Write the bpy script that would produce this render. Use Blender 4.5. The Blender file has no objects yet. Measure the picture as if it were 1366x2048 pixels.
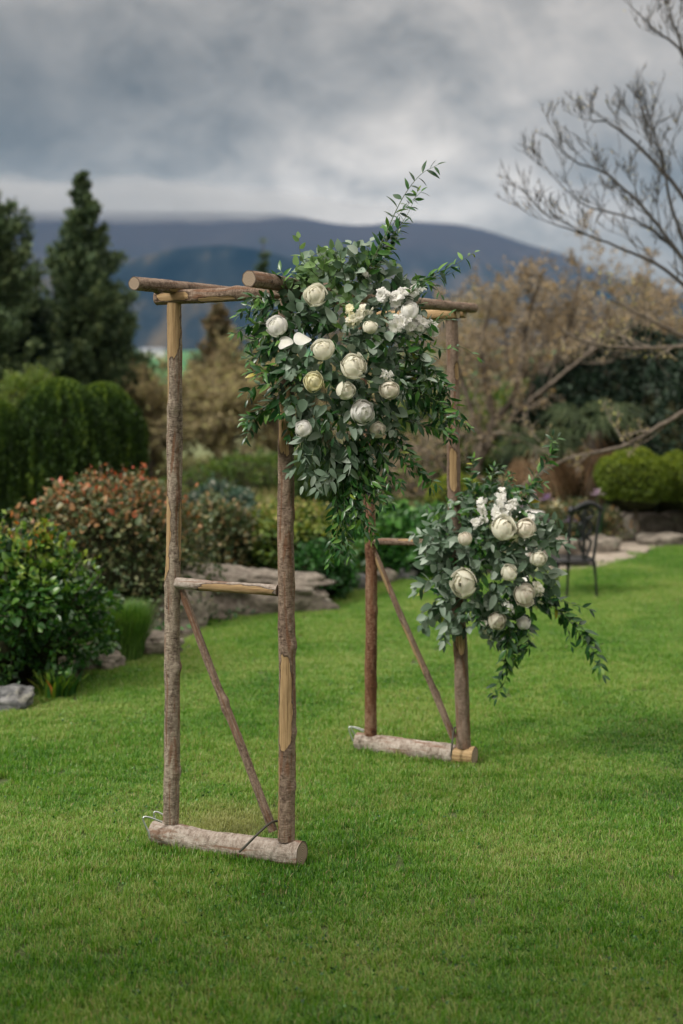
import bpy, bmesh, math, random
import numpy as np
from mathutils import Vector, Matrix, noise as mn

S = bpy.context.scene
R = math.radians
F, CX, HY, H = 2844.0, 683.0, 745.0, 2.15      # focal length in photo pixels, centre column, horizon row, eye height

# ------------------------------------------------------------------ camera
cd = bpy.data.cameras.new('camera'); cam = bpy.data.objects.new('camera', cd)
S.collection.objects.link(cam); S.camera = cam
cam.location = (0, 0, H); cam.rotation_euler = (R(90), 0, 0)
cd.sensor_fit = 'VERTICAL'; cd.sensor_height = 36; cd.sensor_width = 24; cd.lens = 50
cd.shift_y = -(1024 - HY) / 2048
cd.clip_start = 0.1; cd.clip_end = 30000
cd.dof.use_dof = True; cd.dof.focus_distance = 6.25; cd.dof.aperture_fstop = 1.55
# ------------------------------------------------------------------ world
SUN_EL, SUN_AZ = R(38), R(236)                 # azimuth clockwise from +Y (north): behind the camera, to the left
SKY_STRENGTH = 1.0
w = bpy.data.worlds.new('World'); S.world = w; w.use_nodes = True
nt = w.node_tree; N = nt.nodes; L = nt.links; N.clear()
def nd(t, **k):
    n = N.new(t)
    for a, b in k.items(): setattr(n, a, b)
    return n
def mth(op, a, b=None, c=None, clamp=False):
    n = nd('ShaderNodeMath', operation=op); n.use_clamp = clamp
    for i, v in enumerate((a, b, c)):
        if v is None: continue
        if isinstance(v, (int, float)): n.inputs[i].default_value = v
        else: L.new(v, n.inputs[i])
    return n.outputs[0]
tc = nd('ShaderNodeTexCoord'); sp = nd('ShaderNodeSeparateXYZ'); L.new(tc.outputs['Generated'], sp.inputs[0])
X, Y, Z = sp.outputs
az = mth('ARCTAN2', X, Y); el = mth('ARCSINE', Z)
cb = nd('ShaderNodeCombineXYZ')
L.new(mth('MULTIPLY', az, 1.0), cb.inputs[0]); L.new(mth('MULTIPLY', el, 1.9), cb.inputs[1])
# wrap-free coordinates: direction vector squashed in height
mp = nd('ShaderNodeMapping'); mp.inputs['Scale'].default_value = (1, 1, 1.45); mp.inputs['Rotation'].default_value = (0, R(14), 0)
L.new(tc.outputs['Generated'], mp.inputs[0])
def noi(scale, detail, rough, dist, vec, w_=0.0):
    n = nd('ShaderNodeTexNoise'); n.noise_dimensions = '4D'; n.inputs['W'].default_value = w_
    n.inputs['Scale'].default_value = scale; n.inputs['Detail'].default_value = detail
    n.inputs['Roughness'].default_value = rough; n.inputs['Distortion'].default_value = dist
    L.new(vec, n.inputs['Vector']); return n.outputs['Fac']
n1 = noi(6.5, 5, .55, .5, mp.outputs[0], 1.3)
n2 = noi(19, 6, .58, .5, mp.outputs[0], 4.1)
def lobe(a0, e0, wa, we):
    da = mth('DIVIDE', mth('SUBTRACT', az, a0), wa); de = mth('DIVIDE', mth('SUBTRACT', el, e0), we)
    d2 = mth('ADD', mth('MULTIPLY', da, da), mth('MULTIPLY', de, de))
    return mth('EXPONENT', mth('MULTIPLY', d2, -1))
# brightness of the cloud deck: a bright break low in front, heavier cloud to the left, paler to the zenith
base = mth('ADD', .158, mth('MULTIPLY', mth('MINIMUM', mth('MAXIMUM', mth('SUBTRACT', el, .24), 0), .8), 1.0))
base = mth('ADD', base, mth('MULTIPLY', lobe(.050, .135, .13, .042), .20))
base = mth('ADD', base, mth('MULTIPLY', lobe(-.04, .112, .34, .022), .12))
base = mth('ADD', base, mth('MULTIPLY', lobe(.10, .24, .16, .10), .075))
base = mth('SUBTRACT', base, mth('MULTIPLY', lobe(-.27, .19, .14, .06), .085))
fl = mth('ADD', mth('MULTIPLY', mth('SUBTRACT', n1, .5), 2.0), mth('MULTIPLY', mth('SUBTRACT', n2, .5), 1.5))
base = mth('MULTIPLY', base, mth('ADD', 1.0, fl))
base = mth('MAXIMUM', base, .035)
mr = nd('ShaderNodeMapRange'); mr.inputs['From Min'].default_value = .06; mr.inputs['From Max'].default_value = .3
L.new(base, mr.inputs[0])
mc = nd('ShaderNodeMix', data_type='RGBA'); L.new(mr.outputs[0], mc.inputs[0])
mc.inputs[6].default_value = (1.12, 1.04, .92, 1); mc.inputs[7].default_value = (1.12, 1.0, .88, 1)
vm = nd('ShaderNodeVectorMath', operation='SCALE'); L.new(mc.outputs[2], vm.inputs[0]); L.new(base, vm.inputs['Scale'])
sky = nd('ShaderNodeTexSky', sky_type='NISHITA'); sky.sun_disc = False
sky.sun_elevation = SUN_EL; sky.sun_rotation = SUN_AZ
bg1 = nd('ShaderNodeBackground'); L.new(sky.outputs[0], bg1.inputs[0]); bg1.inputs[1].default_value = .05
bg2 = nd('ShaderNodeBackground'); L.new(vm.outputs[0], bg2.inputs[0]); bg2.inputs[1].default_value = SKY_STRENGTH
ms = nd('ShaderNodeMixShader'); ms.inputs[0].default_value = .93
L.new(bg1.outputs[0], ms.inputs[1]); L.new(bg2.outputs[0], ms.inputs[2])
wo = nd('ShaderNodeOutputWorld'); L.new(ms.outputs[0], wo.inputs[0])
# ------------------------------------------------------------------ sun
sd = bpy.data.lights.new('sun', 'SUN'); sd.energy = 1.5; sd.angle = R(11); sd.color = (1, .955, .87)
sun = bpy.data.objects.new('sun', sd); S.collection.objects.link(sun)
sdir = Vector((math.sin(SUN_AZ) * math.cos(SUN_EL), math.cos(SUN_AZ) * math.cos(SUN_EL), math.sin(SUN_EL)))
sun.rotation_euler = sdir.to_track_quat('Z', 'Y').to_euler(); sun.location = sdir * 30
# ------------------------------------------------------------------ render settings
S.view_settings.view_transform = 'Standard'; S.view_settings.look = 'None'
S.view_settings.exposure = 1.1; S.view_settings.gamma = 1; S.view_settings.use_curve_mapping = False
S.render.engine = 'CYCLES'
cy = S.cycles; cy.use_denoising = True; cy.max_bounces = 6; cy.diffuse_bounces = 3; cy.glossy_bounces = 2
cy.transmission_bounces = 3; cy.transparent_max_bounces = 6; cy.volume_bounces = 0
cy.caustics_reflective = False; cy.caustics_refractive = False; cy.sample_clamp_indirect = 4

# ================================================================== helpers
rng = np.random.default_rng(11); random.seed(5)
def W(px, py, y): return Vector(((px - CX) / F * y, y, H + (HY - py) / F * y))
def G(px, py, z=0.0):
    y = (H - z) * F / (py - HY); return Vector(((px - CX) / F * y, y, z))
def PX(p): return (CX + p[0] / p[1] * F, HY - (p[2] - H) / p[1] * F)
def tag(o, label=None, cat=None, group=None, kind=None):
    if label: o['label'] = label
    if cat: o['category'] = cat
    if group: o['group'] = group
    if kind: o['kind'] = kind
    return o
def thing(name, label, cat, loc=(0, 0, 0), group=None):
    o = bpy.data.objects.new(name, None); o.empty_display_size = .1; S.collection.objects.link(o)
    o.location = loc; return tag(o, label, cat, group)
def wloc(o):
    v = Vector((0, 0, 0))
    while o is not None: v = v + o.location; o = o.parent
    return v
def mesh_np(name, co, faces, mat, parent=None, attrs=None, smooth=False, origin=None):
    """co Nx3 in world space, faces MxK int array (or list of them)."""
    co = np.asarray(co, dtype=np.float64).reshape(-1, 3)
    off = np.array(wloc(parent)) if parent is not None else np.zeros(3)
    if origin is not None: og = np.array(origin, dtype=float)
    else: og = off
    me = bpy.data.meshes.new(name)
    if not isinstance(faces, list): faces = [faces]
    me.vertices.add(len(co)); me.vertices.foreach_set('co', (co - og).ravel())
    tot = sum(f.size for f in faces); nf = sum(len(f) for f in faces)
    me.loops.add(tot); me.polygons.add(nf)
    me.loops.foreach_set('vertex_index', np.concatenate([f.ravel() for f in faces]).astype(np.int32))
    ls = np.concatenate([np.full(len(f), f.shape[1]) for f in faces]); st = np.concatenate([[0], np.cumsum(ls)[:-1]])
    me.polygons.foreach_set('loop_start', st.astype(np.int32))
    me.update(calc_edges=True)
    if attrs:
        for k, v in attrs.items():
            a = me.attributes.new(k, 'FLOAT', 'POINT'); a.data.foreach_set('value', np.asarray(v, dtype=np.float32))
    if smooth: me.polygons.foreach_set('use_smooth', np.ones(nf, dtype=bool))
    if mat is not None:
        for m in (mat if isinstance(mat, (list, tuple)) else [mat]): me.materials.append(m)
    o = bpy.data.objects.new(name, me); S.collection.objects.link(o)
    o.location = Vector(og - off)
    if parent is not None: o.parent = parent
    return o
def unit(a): return a / np.maximum(np.linalg.norm(a, axis=-1, keepdims=True), 1e-9)
# ---------- tubes from polylines
def tubes_arrays(lines, sides=5):
    V = []; Fq = []; n0 = 0
    ang = np.arange(sides) / sides * 2 * np.pi; ca, sa = np.cos(ang), np.sin(ang)
    for pts, rad in lines:
        P = np.asarray(pts, float); n = len(P)
        rd = np.broadcast_to(np.asarray(rad, float), (n,)) if np.ndim(rad) else np.full(n, rad)
        T = np.gradient(P, axis=0); T = unit(T)
        ref = np.array([.31, .17, .93]) if abs(T[0][2]) < .8 else np.array([.9, .3, .1])
        U = unit(np.cross(T, ref)); B = np.cross(T, U)
        ring = P[:, None] + rd[:, None, None] * (U[:, None] * ca[None, :, None] + B[:, None] * sa[None, :, None])
        V.append(ring.reshape(-1, 3))
        i = np.arange(n - 1)[:, None] * sides; j = np.arange(sides)[None]; j2 = (j + 1) % sides
        q = np.stack([i + j, i + j2, i + sides + j2, i + sides + j], -1).reshape(-1, 4) + n0
        Fq.append(q); n0 += n * sides
    return np.concatenate(V), np.concatenate(Fq)
def tubes(name, lines, mat, parent=None, sides=5, kind=None):
    v, f = tubes_arrays(lines, sides)
    # caps
    o = mesh_np(name, v, f, mat, parent, smooth=True)
    if kind: o['kind'] = kind
    return o
def smooth_path(pts, n):
    P = np.asarray([tuple(p) for p in pts], float)
    if len(P) < 3:
        t = np.linspace(0, 1, n)[:, None]; return P[0] * (1 - t) + P[-1] * t
    Q = np.vstack([2 * P[0] - P[1], P, 2 * P[-1] - P[-2]]); out = []
    seg = len(P) - 1
    for u in np.linspace(0, seg - 1e-6, n):
        i = int(u); t = u - i; a, b, c, d = Q[i:i + 4]
        out.append(.5 * ((2 * b) + (-a + c) * t + (2 * a - 5 * b + 4 * c - d) * t * t + (-a + 3 * b - 3 * c + d) * t ** 3))
    return np.array(out)
# ---------- leaf clouds (every face is a small folded leaf)
def leaf_arrays(c, d, size, aspect=.5, fold=.25, r=None):
    r = r or rng; n = len(c); d = unit(d); ref = unit(r.normal(size=(n, 3)))
    s = unit(np.cross(d, ref)); u = np.cross(s, d)
    size = np.broadcast_to(np.asarray(size, float), (n,))[:, None]
    b = c - d * size * .5; t = c + d * size * .5
    l = c + s * size * aspect * .5 + u * size * aspect * fold; rr = c - s * size * aspect * .5 + u * size * aspect * fold
    co = np.stack([b, l, t, rr], 1).reshape(-1, 3); i = np.arange(n)[:, None] * 4
    f = np.concatenate([i + [0, 1, 2], i + [0, 2, 3]], 1).reshape(-1, 3)
    return co, f
def cloud(name, c, d, size, mat, parent=None, aspect=.5, tint=None, fold=.25, kind=None):
    co, f = leaf_arrays(c, d, size, aspect, fold)
    if tint is None: tint = rng.random(len(c))
    o = mesh_np(name, co, f, mat, parent, {'tint': np.repeat(tint, 4)})
    if kind: o['kind'] = kind
    return o
# ================================================================== materials
def newmat(name):
    m = bpy.data.materials.new(name); m.use_nodes = True; t = m.node_tree; t.nodes.clear()
    out = t.nodes.new('ShaderNodeOutputMaterial'); return m, t, out
class NT:
    def __init__(s, t): s.t = t
    def n(s, ty, ins=None, **k):
        x = s.t.nodes.new(ty)
        for a, b in k.items(): setattr(x, a, b)
        for a, b in (ins or {}).items():
            if hasattr(b, 'is_output') or isinstance(b, bpy.types.NodeSocket): s.t.links.new(b, x.inputs[a])
            else: x.inputs[a].default_value = b
        return x
    def l(s, a, b): s.t.links.new(a, b)
    def noise(s, vec, scale, detail=4, rough=.55, dist=0):
        x = s.n('ShaderNodeTexNoise', {'Scale': scale, 'Detail': detail, 'Roughness': rough, 'Distortion': dist})
        if vec is not None: s.l(vec, x.inputs['Vector'])
        return x.outputs['Fac']
    def ramp(s, fac, stops):
        x = s.n('ShaderNodeValToRGB'); s.l(fac, x.inputs[0]); e = x.color_ramp.elements
        while len(e) > 1: e.remove(e[-1])
        for i, (p, c) in enumerate(stops):
            q = e[0] if i == 0 else e.new(p)
            q.position = p; q.color = (*c, 1) if len(c) == 3 else c
        return x.outputs[0]
    def mix(s, fac, a, b):
        x = s.n('ShaderNodeMix', data_type='RGBA')
        for i, v in ((0, fac), (6, a), (7, b)):
            if isinstance(v, bpy.types.NodeSocket): s.l(v, x.inputs[i])
            elif i == 0: x.inputs[0].default_value = v
            else: x.inputs[i].default_value = (*v, 1)
        return x.outputs[2]
    def math(s, op, a, b=0.0, clamp=False):
        x = s.n('ShaderNodeMath', operation=op); x.use_clamp = clamp
        for i, v in enumerate((a, b)):
            if isinstance(v, bpy.types.NodeSocket): s.l(v, x.inputs[i])
            else: x.inputs[i].default_value = v
        return x.outputs[0]
def leafmat(name, stops, rough=.5, trans=.25, spec=.4, patch=0.0):
    m, t, out = newmat(name); q = NT(t)
    a = q.n('ShaderNodeAttribute', attribute_name='tint')
    col = q.ramp(a.outputs['Fac'], stops)
    if patch:
        g = q.n('ShaderNodeNewGeometry')
        nn = q.noise(g.outputs['Position'], patch, 2)
        hs = q.n('ShaderNodeHueSaturation', {'Color': col}); q.l(q.math('ADD', q.math('MULTIPLY', nn, 1.0), .5), hs.inputs['Value']); col = hs.outputs[0]
    p = q.n('ShaderNodeBsdfPrincipled', {'Roughness': rough, 'Specular IOR Level': spec}); q.l(col, p.inputs['Base Color'])
    if trans:
        tr = q.n('ShaderNodeBsdfTranslucent'); hs = q.n('ShaderNodeHueSaturation', {'Hue': .49, 'Saturation': 1.15, 'Value': 1.3, 'Color': col})
        q.l(hs.outputs[0], tr.inputs[0]); mx = q.n('ShaderNodeMixShader', {0: trans}); q.l(p.outputs[0], mx.inputs[1]); q.l(tr.outputs[0], mx.inputs[2])
        q.l(mx.outputs[0], out.inputs[0])
    else: q.l(p.outputs[0], out.inputs[0])
    return m
def plain(name, col, rough=.6, metal=0, col2=None, scale=8, bump=0, spec=.5):
    m, t, out = newmat(name); q = NT(t); p = q.n('ShaderNodeBsdfPrincipled', {'Roughness': rough, 'Metallic': metal, 'Specular IOR Level': spec})
    tcn = q.n('ShaderNodeTexCoord'); nz = q.noise(tcn.outputs['Object'], scale, 5, .6)
    if col2: q.l(q.ramp(nz, [(.3, col), (.7, col2)]), p.inputs['Base Color'])
    else: p.inputs['Base Color'].default_value = (*col, 1)
    if bump:
        b = q.n('ShaderNodeBump', {'Strength': bump, 'Distance': .02}); q.l(nz, b.inputs['Height']); q.l(b.outputs[0], p.inputs['Normal'])
    q.l(p.outputs[0], out.inputs[0]); return m
def barkmat(name, dark, mid, light, moss=None, bands=1.0):
    """bark on uv = (turn, metres along the log); attribute peel bares the wood."""
    m, t, out = newmat(name); q = NT(t)
    au = q.n('ShaderNodeAttribute', attribute_name='along'); aa = q.n('ShaderNodeAttribute', attribute_name='turn')
    tcn = q.n('ShaderNodeTexCoord'); ob = tcn.outputs['Object']
    def coord(sa, st):
        c = q.n('ShaderNodeCombineXYZ'); an = q.math('MULTIPLY', aa.outputs['Fac'], 6.28318)
        q.l(q.math('MULTIPLY', q.math('COSINE', an), st), c.inputs[0]); q.l(q.math('MULTIPLY', q.math('SINE', an), st), c.inputs[1])
        q.l(q.math('MULTIPLY', au.outputs['Fac'], sa), c.inputs[2])
        rr = q.n('ShaderNodeObjectInfo'); c2 = q.n('ShaderNodeVectorMath', operation='ADD'); q.l(c.outputs[0], c2.inputs[0])
        cc = q.n('ShaderNodeCombineXYZ'); q.l(q.math('MULTIPLY', rr.outputs['Random'], 37), cc.inputs[2]); q.l(cc.outputs[0], c2.inputs[1]); return c2.outputs[0]
    big = q.noise(coord(7, .7), 1.0, 5, .6, .4)
    lent = q.noise(coord(260 * bands, 1.6), 1.0, 3, .6)
    mott = q.noise(coord(60, 2.6), 1.0, 5, .7)
    fib = q.noise(coord(9, 9), 1.0, 4, .6)
    v = q.math('ADD', q.math('MULTIPLY', mott, .5), q.math('ADD', q.math('MULTIPLY', big, .45), q.math('MULTIPLY', lent, .35)))
    col = q.ramp(v, [(.50, dark), (.61, mid), (.74, light)])
    rust = q.ramp(q.noise(coord(3.2, 1.2), 1.0, 4, .6, .5), [(.53, (0, 0, 0)), (.60, (1, 1, 1))])
    col = q.mix(q.math('MULTIPLY', rust, .7), col, (.17, .075, .035))
    if moss: col = q.mix(q.ramp(q.noise(coord(11, 1.1), 1.3, 4, .7), [(.6, (0, 0, 0)), (.7, (.6, .6, .6))]), col, moss)
    grain = q.noise(coord(3, 16), 1.0, 5, .65, .3)
    wood = q.ramp(grain, [(.34, (.07, .04, .02)), (.42, (.30, .19, .09)), (.52, (.42, .29, .15)), (.72, (.54, .40, .24))])
    pe = q.n('ShaderNodeAttribute', attribute_name='peel')
    pe_ = q.math('ADD', pe.outputs['Fac'], q.math('MULTIPLY', q.math('SUBTRACT', q.noise(coord(22, 7), 1.0, 5, .7), .5), q.math('MULTIPLY', q.math('GREATER_THAN', pe.outputs['Fac'], .02), .7)))
    pf = q.ramp(pe_, [(.45, (0, 0, 0)), (.52, (1, 1, 1))])
    ed = q.math('MULTIPLY', q.ramp(pe_, [(.02, (0, 0, 0)), (.42, (1, 1, 1))]), .85)
    col = q.mix(ed, col, (.055, .032, .02)); col = q.mix(pf, col, wood)
    p = q.n('ShaderNodeBsdfPrincipled', {'Roughness': .75, 'Specular IOR Level': .3}); q.l(col, p.inputs['Base Color'])
    hgt = q.math('ADD', q.math('MULTIPLY', lent, .5), q.math('ADD', q.math('MULTIPLY', mott, .8), q.math('MULTIPLY', fib, .3)))
    inv = q.n('ShaderNodeMix', data_type='FLOAT'); q.l(pf, inv.inputs[0]); q.l(hgt, inv.inputs[2]); q.l(q.math('MULTIPLY', grain, .5), inv.inputs[3])
    b = q.n('ShaderNodeBump', {'Strength': 1.0, 'Distance': .012}); q.l(inv.outputs[0], b.inputs['Height']); q.l(b.outputs[0], p.inputs['Normal'])
    q.l(p.outputs[0], out.inputs[0]); return m
def cutmat(name, a, b_):
    m, t, out = newmat(name); q = NT(t); at = q.n('ShaderNodeAttribute', attribute_name='rad'); tcn = q.n('ShaderNodeTexCoord')
    nz = q.noise(tcn.outputs['Object'], 30, 4, .6)
    s = q.math('SINE', q.math('ADD', q.math('MULTIPLY', at.outputs['Fac'], 40), q.math('MULTIPLY', nz, 5)))
    rg = q.mix(q.math('ADD', q.math('MULTIPLY', s, .5), .5), a, b_)
    edge = q.ramp(at.outputs['Fac'], [(.88, (0, 0, 0)), (.93, (1, 1, 1))])
    col = q.mix(edge, q.mix(q.math('MULTIPLY', nz, .4), rg, (.15, .12, .09)), (.06, .04, .03))
    p = q.n('ShaderNodeBsdfPrincipled', {'Roughness': .8}); q.l(col, p.inputs['Base Color']); q.l(p.outputs[0], out.inputs[0]); return m
M = {}
M['bark_grey'] = barkmat('bark_grey', (.06, .042, .03), (.22, .175, .135), (.40, .34, .27))
M['bark_brown'] = barkmat('bark_brown', (.055, .034, .024), (.19, .135, .10), (.33, .25, .19))
M['bark_red'] = barkmat('bark_red', (.035, .016, .010), (.13, .052, .026), (.27, .17, .11))
M['bark_smooth'] = barkmat('bark_smooth', (.10, .068, .05), (.20, .145, .11), (.28, .21, .165), bands=1.6)
M['bark_pale'] = barkmat('bark_pale', (.15, .115, .09), (.31, .26, .22), (.44, .39, .345), bands=.3)
M['bark_peeled'] = barkmat('bark_peeled', (.22, .12, .05), (.42, .29, .16), (.55, .42, .27), bands=.3)
M['cut'] = cutmat('cut_wood', (.17, .125, .09), (.42, .33, .24))
M['cut_pale'] = cutmat('cut_wood_pale', (.38, .28, .16), (.52, .42, .28))
M['steel'] = plain('galvanised_wire', (.62, .68, .68), .35, .85)
M['iron_rod'] = plain('dark_iron_rod', (.05, .055, .05), .6, .5, (.09, .08, .06), 60)
M['ruscus'] = leafmat('ruscus_leaf', [(0, (.008, .036, .012)), (.4, (.018, .080, .020)), (.75, (.050, .155, .030)), (.985, (.14, .28, .05)), (1, (.35, .30, .03))], .33, .16, .5)
M['euca'] = leafmat('eucalyptus_leaf', [(0, (.055, .11, .060)), (.4, (.12, .19, .125)), (.75, (.22, .30, .23)), (1, (.40, .48, .41))], .5, .2, .4)
M['euca_green'] = leafmat('young_eucalyptus_leaf', [(0, (.09, .17, .065)), (.5, (.14, .24, .10)), (1, (.20, .33, .12))], .45, .3, .4)
M['stem'] = plain('green_stem', (.045, .09, .03), .5, 0, (.08, .11, .035), 40)
def petalmat(name, a, b):
    m, t, out = newmat(name); q = NT(t); at = q.n('ShaderNodeAttribute', attribute_name='tint')
    col = q.ramp(at.outputs['Fac'], [(0, b), (.55, a), (1, tuple(min(.86, x * 1.04) for x in a))])
    p = q.n('ShaderNodeBsdfPrincipled', {'Roughness': .55, 'Specular IOR Level': .25}); q.l(col, p.inputs['Base Color'])
    tr = q.n('ShaderNodeBsdfTranslucent'); q.l(col, tr.inputs[0]); mx = q.n('ShaderNodeMixShader', {0: .38})
    q.l(p.outputs[0], mx.inputs[1]); q.l(tr.outputs[0], mx.inputs[2]); q.l(mx.outputs[0], out.inputs[0]); return m
M['petal'] = petalmat('ivory_petal', (.87, .85, .73), (.84, .79, .56))
M['petal_yellow'] = petalmat('cream_yellow_petal', (.85, .81, .57), (.80, .71, .36))
M['petal_white'] = petalmat('white_petal', (.88, .88, .82), (.82, .83, .68))
M['petal_blush'] = petalmat('blush_petal', (.86, .81, .71), (.82, .73, .58))
M['petal_violet'] = petalmat('violet_petal', (.32, .22, .42), (.16, .07, .22))
M['petal_lilac'] = petalmat('lilac_petal', (.55, .42, .55), (.35, .22, .38))
def rockmat(name, a, b, c):
    m, t, out = newmat(name); q = NT(t); tcn = q.n('ShaderNodeTexCoord'); mpn = q.n('ShaderNodeMapping', {'Scale': (1, 1, 2.6), 'Rotation': (.25, .35, 0)}); q.l(tcn.outputs['Object'], mpn.inputs[0])
    n1 = q.noise(mpn.outputs[0], 5, 8, .68, .6); n2 = q.noise(tcn.outputs['Object'], 19, 6, .65)
    v = q.math('ADD', q.math('MULTIPLY', n1, .65), q.math('MULTIPLY', n2, .4))
    col = q.ramp(v, [(.38, a), (.52, b), (.68, c)])
    li = q.ramp(q.noise(tcn.outputs['Object'], 9, 3, .5), [(.60, (0, 0, 0)), (.66, (.55, .55, .55))])
    col = q.mix(li, col, (.34, .34, .28))
    p = q.n('ShaderNodeBsdfPrincipled', {'Roughness': .9}); q.l(col, p.inputs['Base Color'])
    b_ = q.n('ShaderNodeBump', {'Strength': 1.0, 'Distance': .05}); q.l(v, b_.inputs['Height']); q.l(b_.outputs[0], p.inputs['Normal']); q.l(p.outputs[0], out.inputs[0]); return m
M['rock'] = rockmat('lichened_rock', (.07, .06, .05), (.20, .175, .145), (.38, .34, .29))
M['rock_grey'] = rockmat('grey_rock', (.04, .042, .045), (.13, .135, .14), (.30, .30, .30))
M['flag'] = rockmat('flagstone', (.22, .18, .14), (.34, .29, .24), (.44, .39, .33))
M['blackiron'] = plain('black_cast_iron', (.010, .012, .014), .38, .3, (.02, .022, .025), 30)
M['white_paint'] = plain('white_painted_iron', (.72, .72, .70), .45)
M['thuja'] = leafmat('thuja_spray', [(0, (.012, .028, .007)), (.55, (.032, .072, .012)), (.85, (.075, .14, .02)), (1, (.16, .24, .03))], .6, .12, .3)
M['conifer'] = leafmat('conifer_needles', [(0, (.020, .040, .020)), (.5, (.055, .095, .045)), (.85, (.13, .19, .085)), (1, (.22, .29, .13))], .6, .12, .3)
M['conifer_dark'] = leafmat('dark_needles', [(0, (.010, .022, .014)), (.6, (.02, .042, .024)), (.9, (.05, .085, .045)), (1, (.08, .12, .06))], .6, .1, .3)
M['dead_needles'] = leafmat('half_bare_needles', [(0, (.05, .07, .03)), (.4, (.10, .10, .05)), (.8, (.22, .16, .09)), (1, (.34, .26, .15))], .7, .15, .3)
M['redleaf'] = leafmat('copper_shrub_leaf', [(0, (.025, .06, .02)), (.35, (.08, .12, .045)), (.55, (.18, .19, .09)), (.72, (.30, .19, .08)), (.88, (.46, .15, .06)), (1, (.55, .10, .05))], .4, .2, .5)
M['roseleaf'] = leafmat('rose_bush_leaf', [(0, (.012, .045, .014)), (.4, (.035, .115, .022)), (.7, (.12, .24, .035)), (.93, (.28, .36, .06)), (1, (.42, .15, .04))], .35, .25, .5)
M['limeleaf'] = leafmat('lime_shrub_leaf', [(0, (.03, .07, .015)), (.4, (.09, .17, .03)), (.8, (.25, .29, .06)), (1, (.38, .30, .12))], .5, .3, .4)
M['greenleaf'] = leafmat('broad_green_leaf', [(0, (.015, .055, .018)), (.6, (.04, .14, .03)), (.9, (.09, .24, .05)), (1, (.16, .32, .08))], .4, .25, .5)
M['tealleaf'] = leafmat('grey_green_leaf', [(0, (.03, .08, .05)), (.6, (.08, .16, .11)), (.93, (.22, .30, .25)), (1, (.6, .6, .5))], .5, .2, .4)
M['tuft'] = leafmat('fine_tuft_blade', [(0, (.04, .12, .02)), (.5, (.10, .22, .04)), (1, (.20, .34, .08))], .5, .3, .4)
M['balltop'] = leafmat('clipped_ball_leaf', [(0, (.05, .09, .010)), (.5, (.13, .19, .02)), (.85, (.25, .31, .03)), (1, (.38, .42, .05))], .5, .25, .3)
M['khaki'] = leafmat('khaki_bud_leaf', [(0, (.15, .125, .07)), (.4, (.29, .25, .135)), (.75, (.46, .39, .21)), (1, (.42, .46, .16))], .7, .25, .3)
M['amber'] = leafmat('amber_bud_leaf', [(0, (.15, .125, .085)), (.4, (.29, .24, .165)), (.8, (.44, .36, .24)), (1, (.54, .38, .14))], .7, .25, .3)
M['meadow'] = leafmat('meadow_blade', [(0, (.06, .08, .03)), (.4, (.14, .15, .06)), (.75, (.24, .21, .10)), (1, (.20, .30, .07))], .7, .25, .3)
M['palmgreen'] = leafmat('palm_frond', [(0, (.02, .04, .012)), (.6, (.045, .075, .025)), (1, (.12, .15, .06))], .5, .15, .4)
M['palmdead'] = leafmat('dead_palm_frond', [(0, (.07, .045, .025)), (.5, (.20, .12, .06)), (1, (.38, .27, .16))], .7, .2, .3)
M['twig'] = plain('twig_bark', (.13, .11, .09), .8, 0, (.30, .25, .20), 6)
M['twig_dark'] = plain('dark_twig_bark', (.025, .023, .022), .8, 0, (.06, .055, .05), 6)
M['limb'] = plain('limb_bark', (.055, .042, .032), .85, 0, (.17, .14, .11), 14, .8)
M['trunk'] = plain('conifer_trunk_bark', (.06, .04, .03), .9, 0, (.13, .09, .06), 10, .5)
M['core'] = plain('painted_inner_shade', (.020, .022, .012), .95, 0, (.035, .038, .018), 14, 0, .1)  # near-black colour standing in for the shade between leaves
M['soil'] = plain('garden_soil', (.035, .03, .02), .95, 0, (.085, .075, .045), 5, .5)
M['whitewall'] = plain('white_farm_wall', (.7, .66, .64), .8)
M['greyroof'] = plain('grey_farm_roof', (.25, .27, .30), .7)

# ================================================================== the setting
# ---- lawn outline (ground points from the photo's bed edge)
edge = [G(*p) for p in [(-700, 1660), (-250, 1500), (0, 1418), (90, 1385), (165, 1345), (250, 1322), (330, 1290), (420, 1258), (540, 1228), (650, 1192), (740, 1172), (840, 1154), (960, 1150), (1050, 1146), (1120, 1143), (1200, 1131), (1265, 1114), (1312, 1095), (1420, 1086), (1700, 1082)]]
edge2 = [(e.x, e.y) for e in edge]
edge2 = [(-9, -6), (-9, 3.5)] + edge2 + [(14, 14), (14, -6)]
def inpoly(x, y, poly):
    x = np.asarray(x); y = np.asarray(y); ins = np.zeros(x.shape, bool); n = len(poly); j = n - 1
    for i in range(n):
        xi, yi = poly[i]; xj, yj = poly[j]
        c = ((yi > y) != (yj > y)) & (x < (xj - xi) * (y - yi) / ((yj - yi) or 1e-9) + xi); ins ^= c; j = i
    return ins
def sheet(name, poly, z, mat, kind='structure'):
    bm = bmesh.new(); vs = [bm.verts.new((p[0], p[1], z)) for p in poly]; f = bm.faces.new(vs)
    bmesh.ops.triangulate(bm, faces=[f]); me = bpy.data.meshes.new(name); bm.normal_update()
    for f in bm.faces:
        if f.normal.z < 0: f.normal_flip()
    bm.to_mesh(me); bm.free(); me.materials.append(mat); o = bpy.data.objects.new(name, me); S.collection.objects.link(o); o['kind'] = kind; return o
def grid_sheet(name, xs, ys, zf, mat):
    Xg, Yg = np.meshgrid(xs, ys); Zg = zf(Xg, Yg); co = np.stack([Xg, Yg, Zg], -1).reshape(-1, 3)
    nx, ny = len(xs), len(ys); i = (np.arange(ny - 1)[:, None] * nx + np.arange(nx - 1)[None]).ravel()
    f = np.stack([i, i + 1, i + 1 + nx, i + nx], -1); o = mesh_np(name, co, f, mat, smooth=True); o['kind'] = 'structure'; return o
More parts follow.
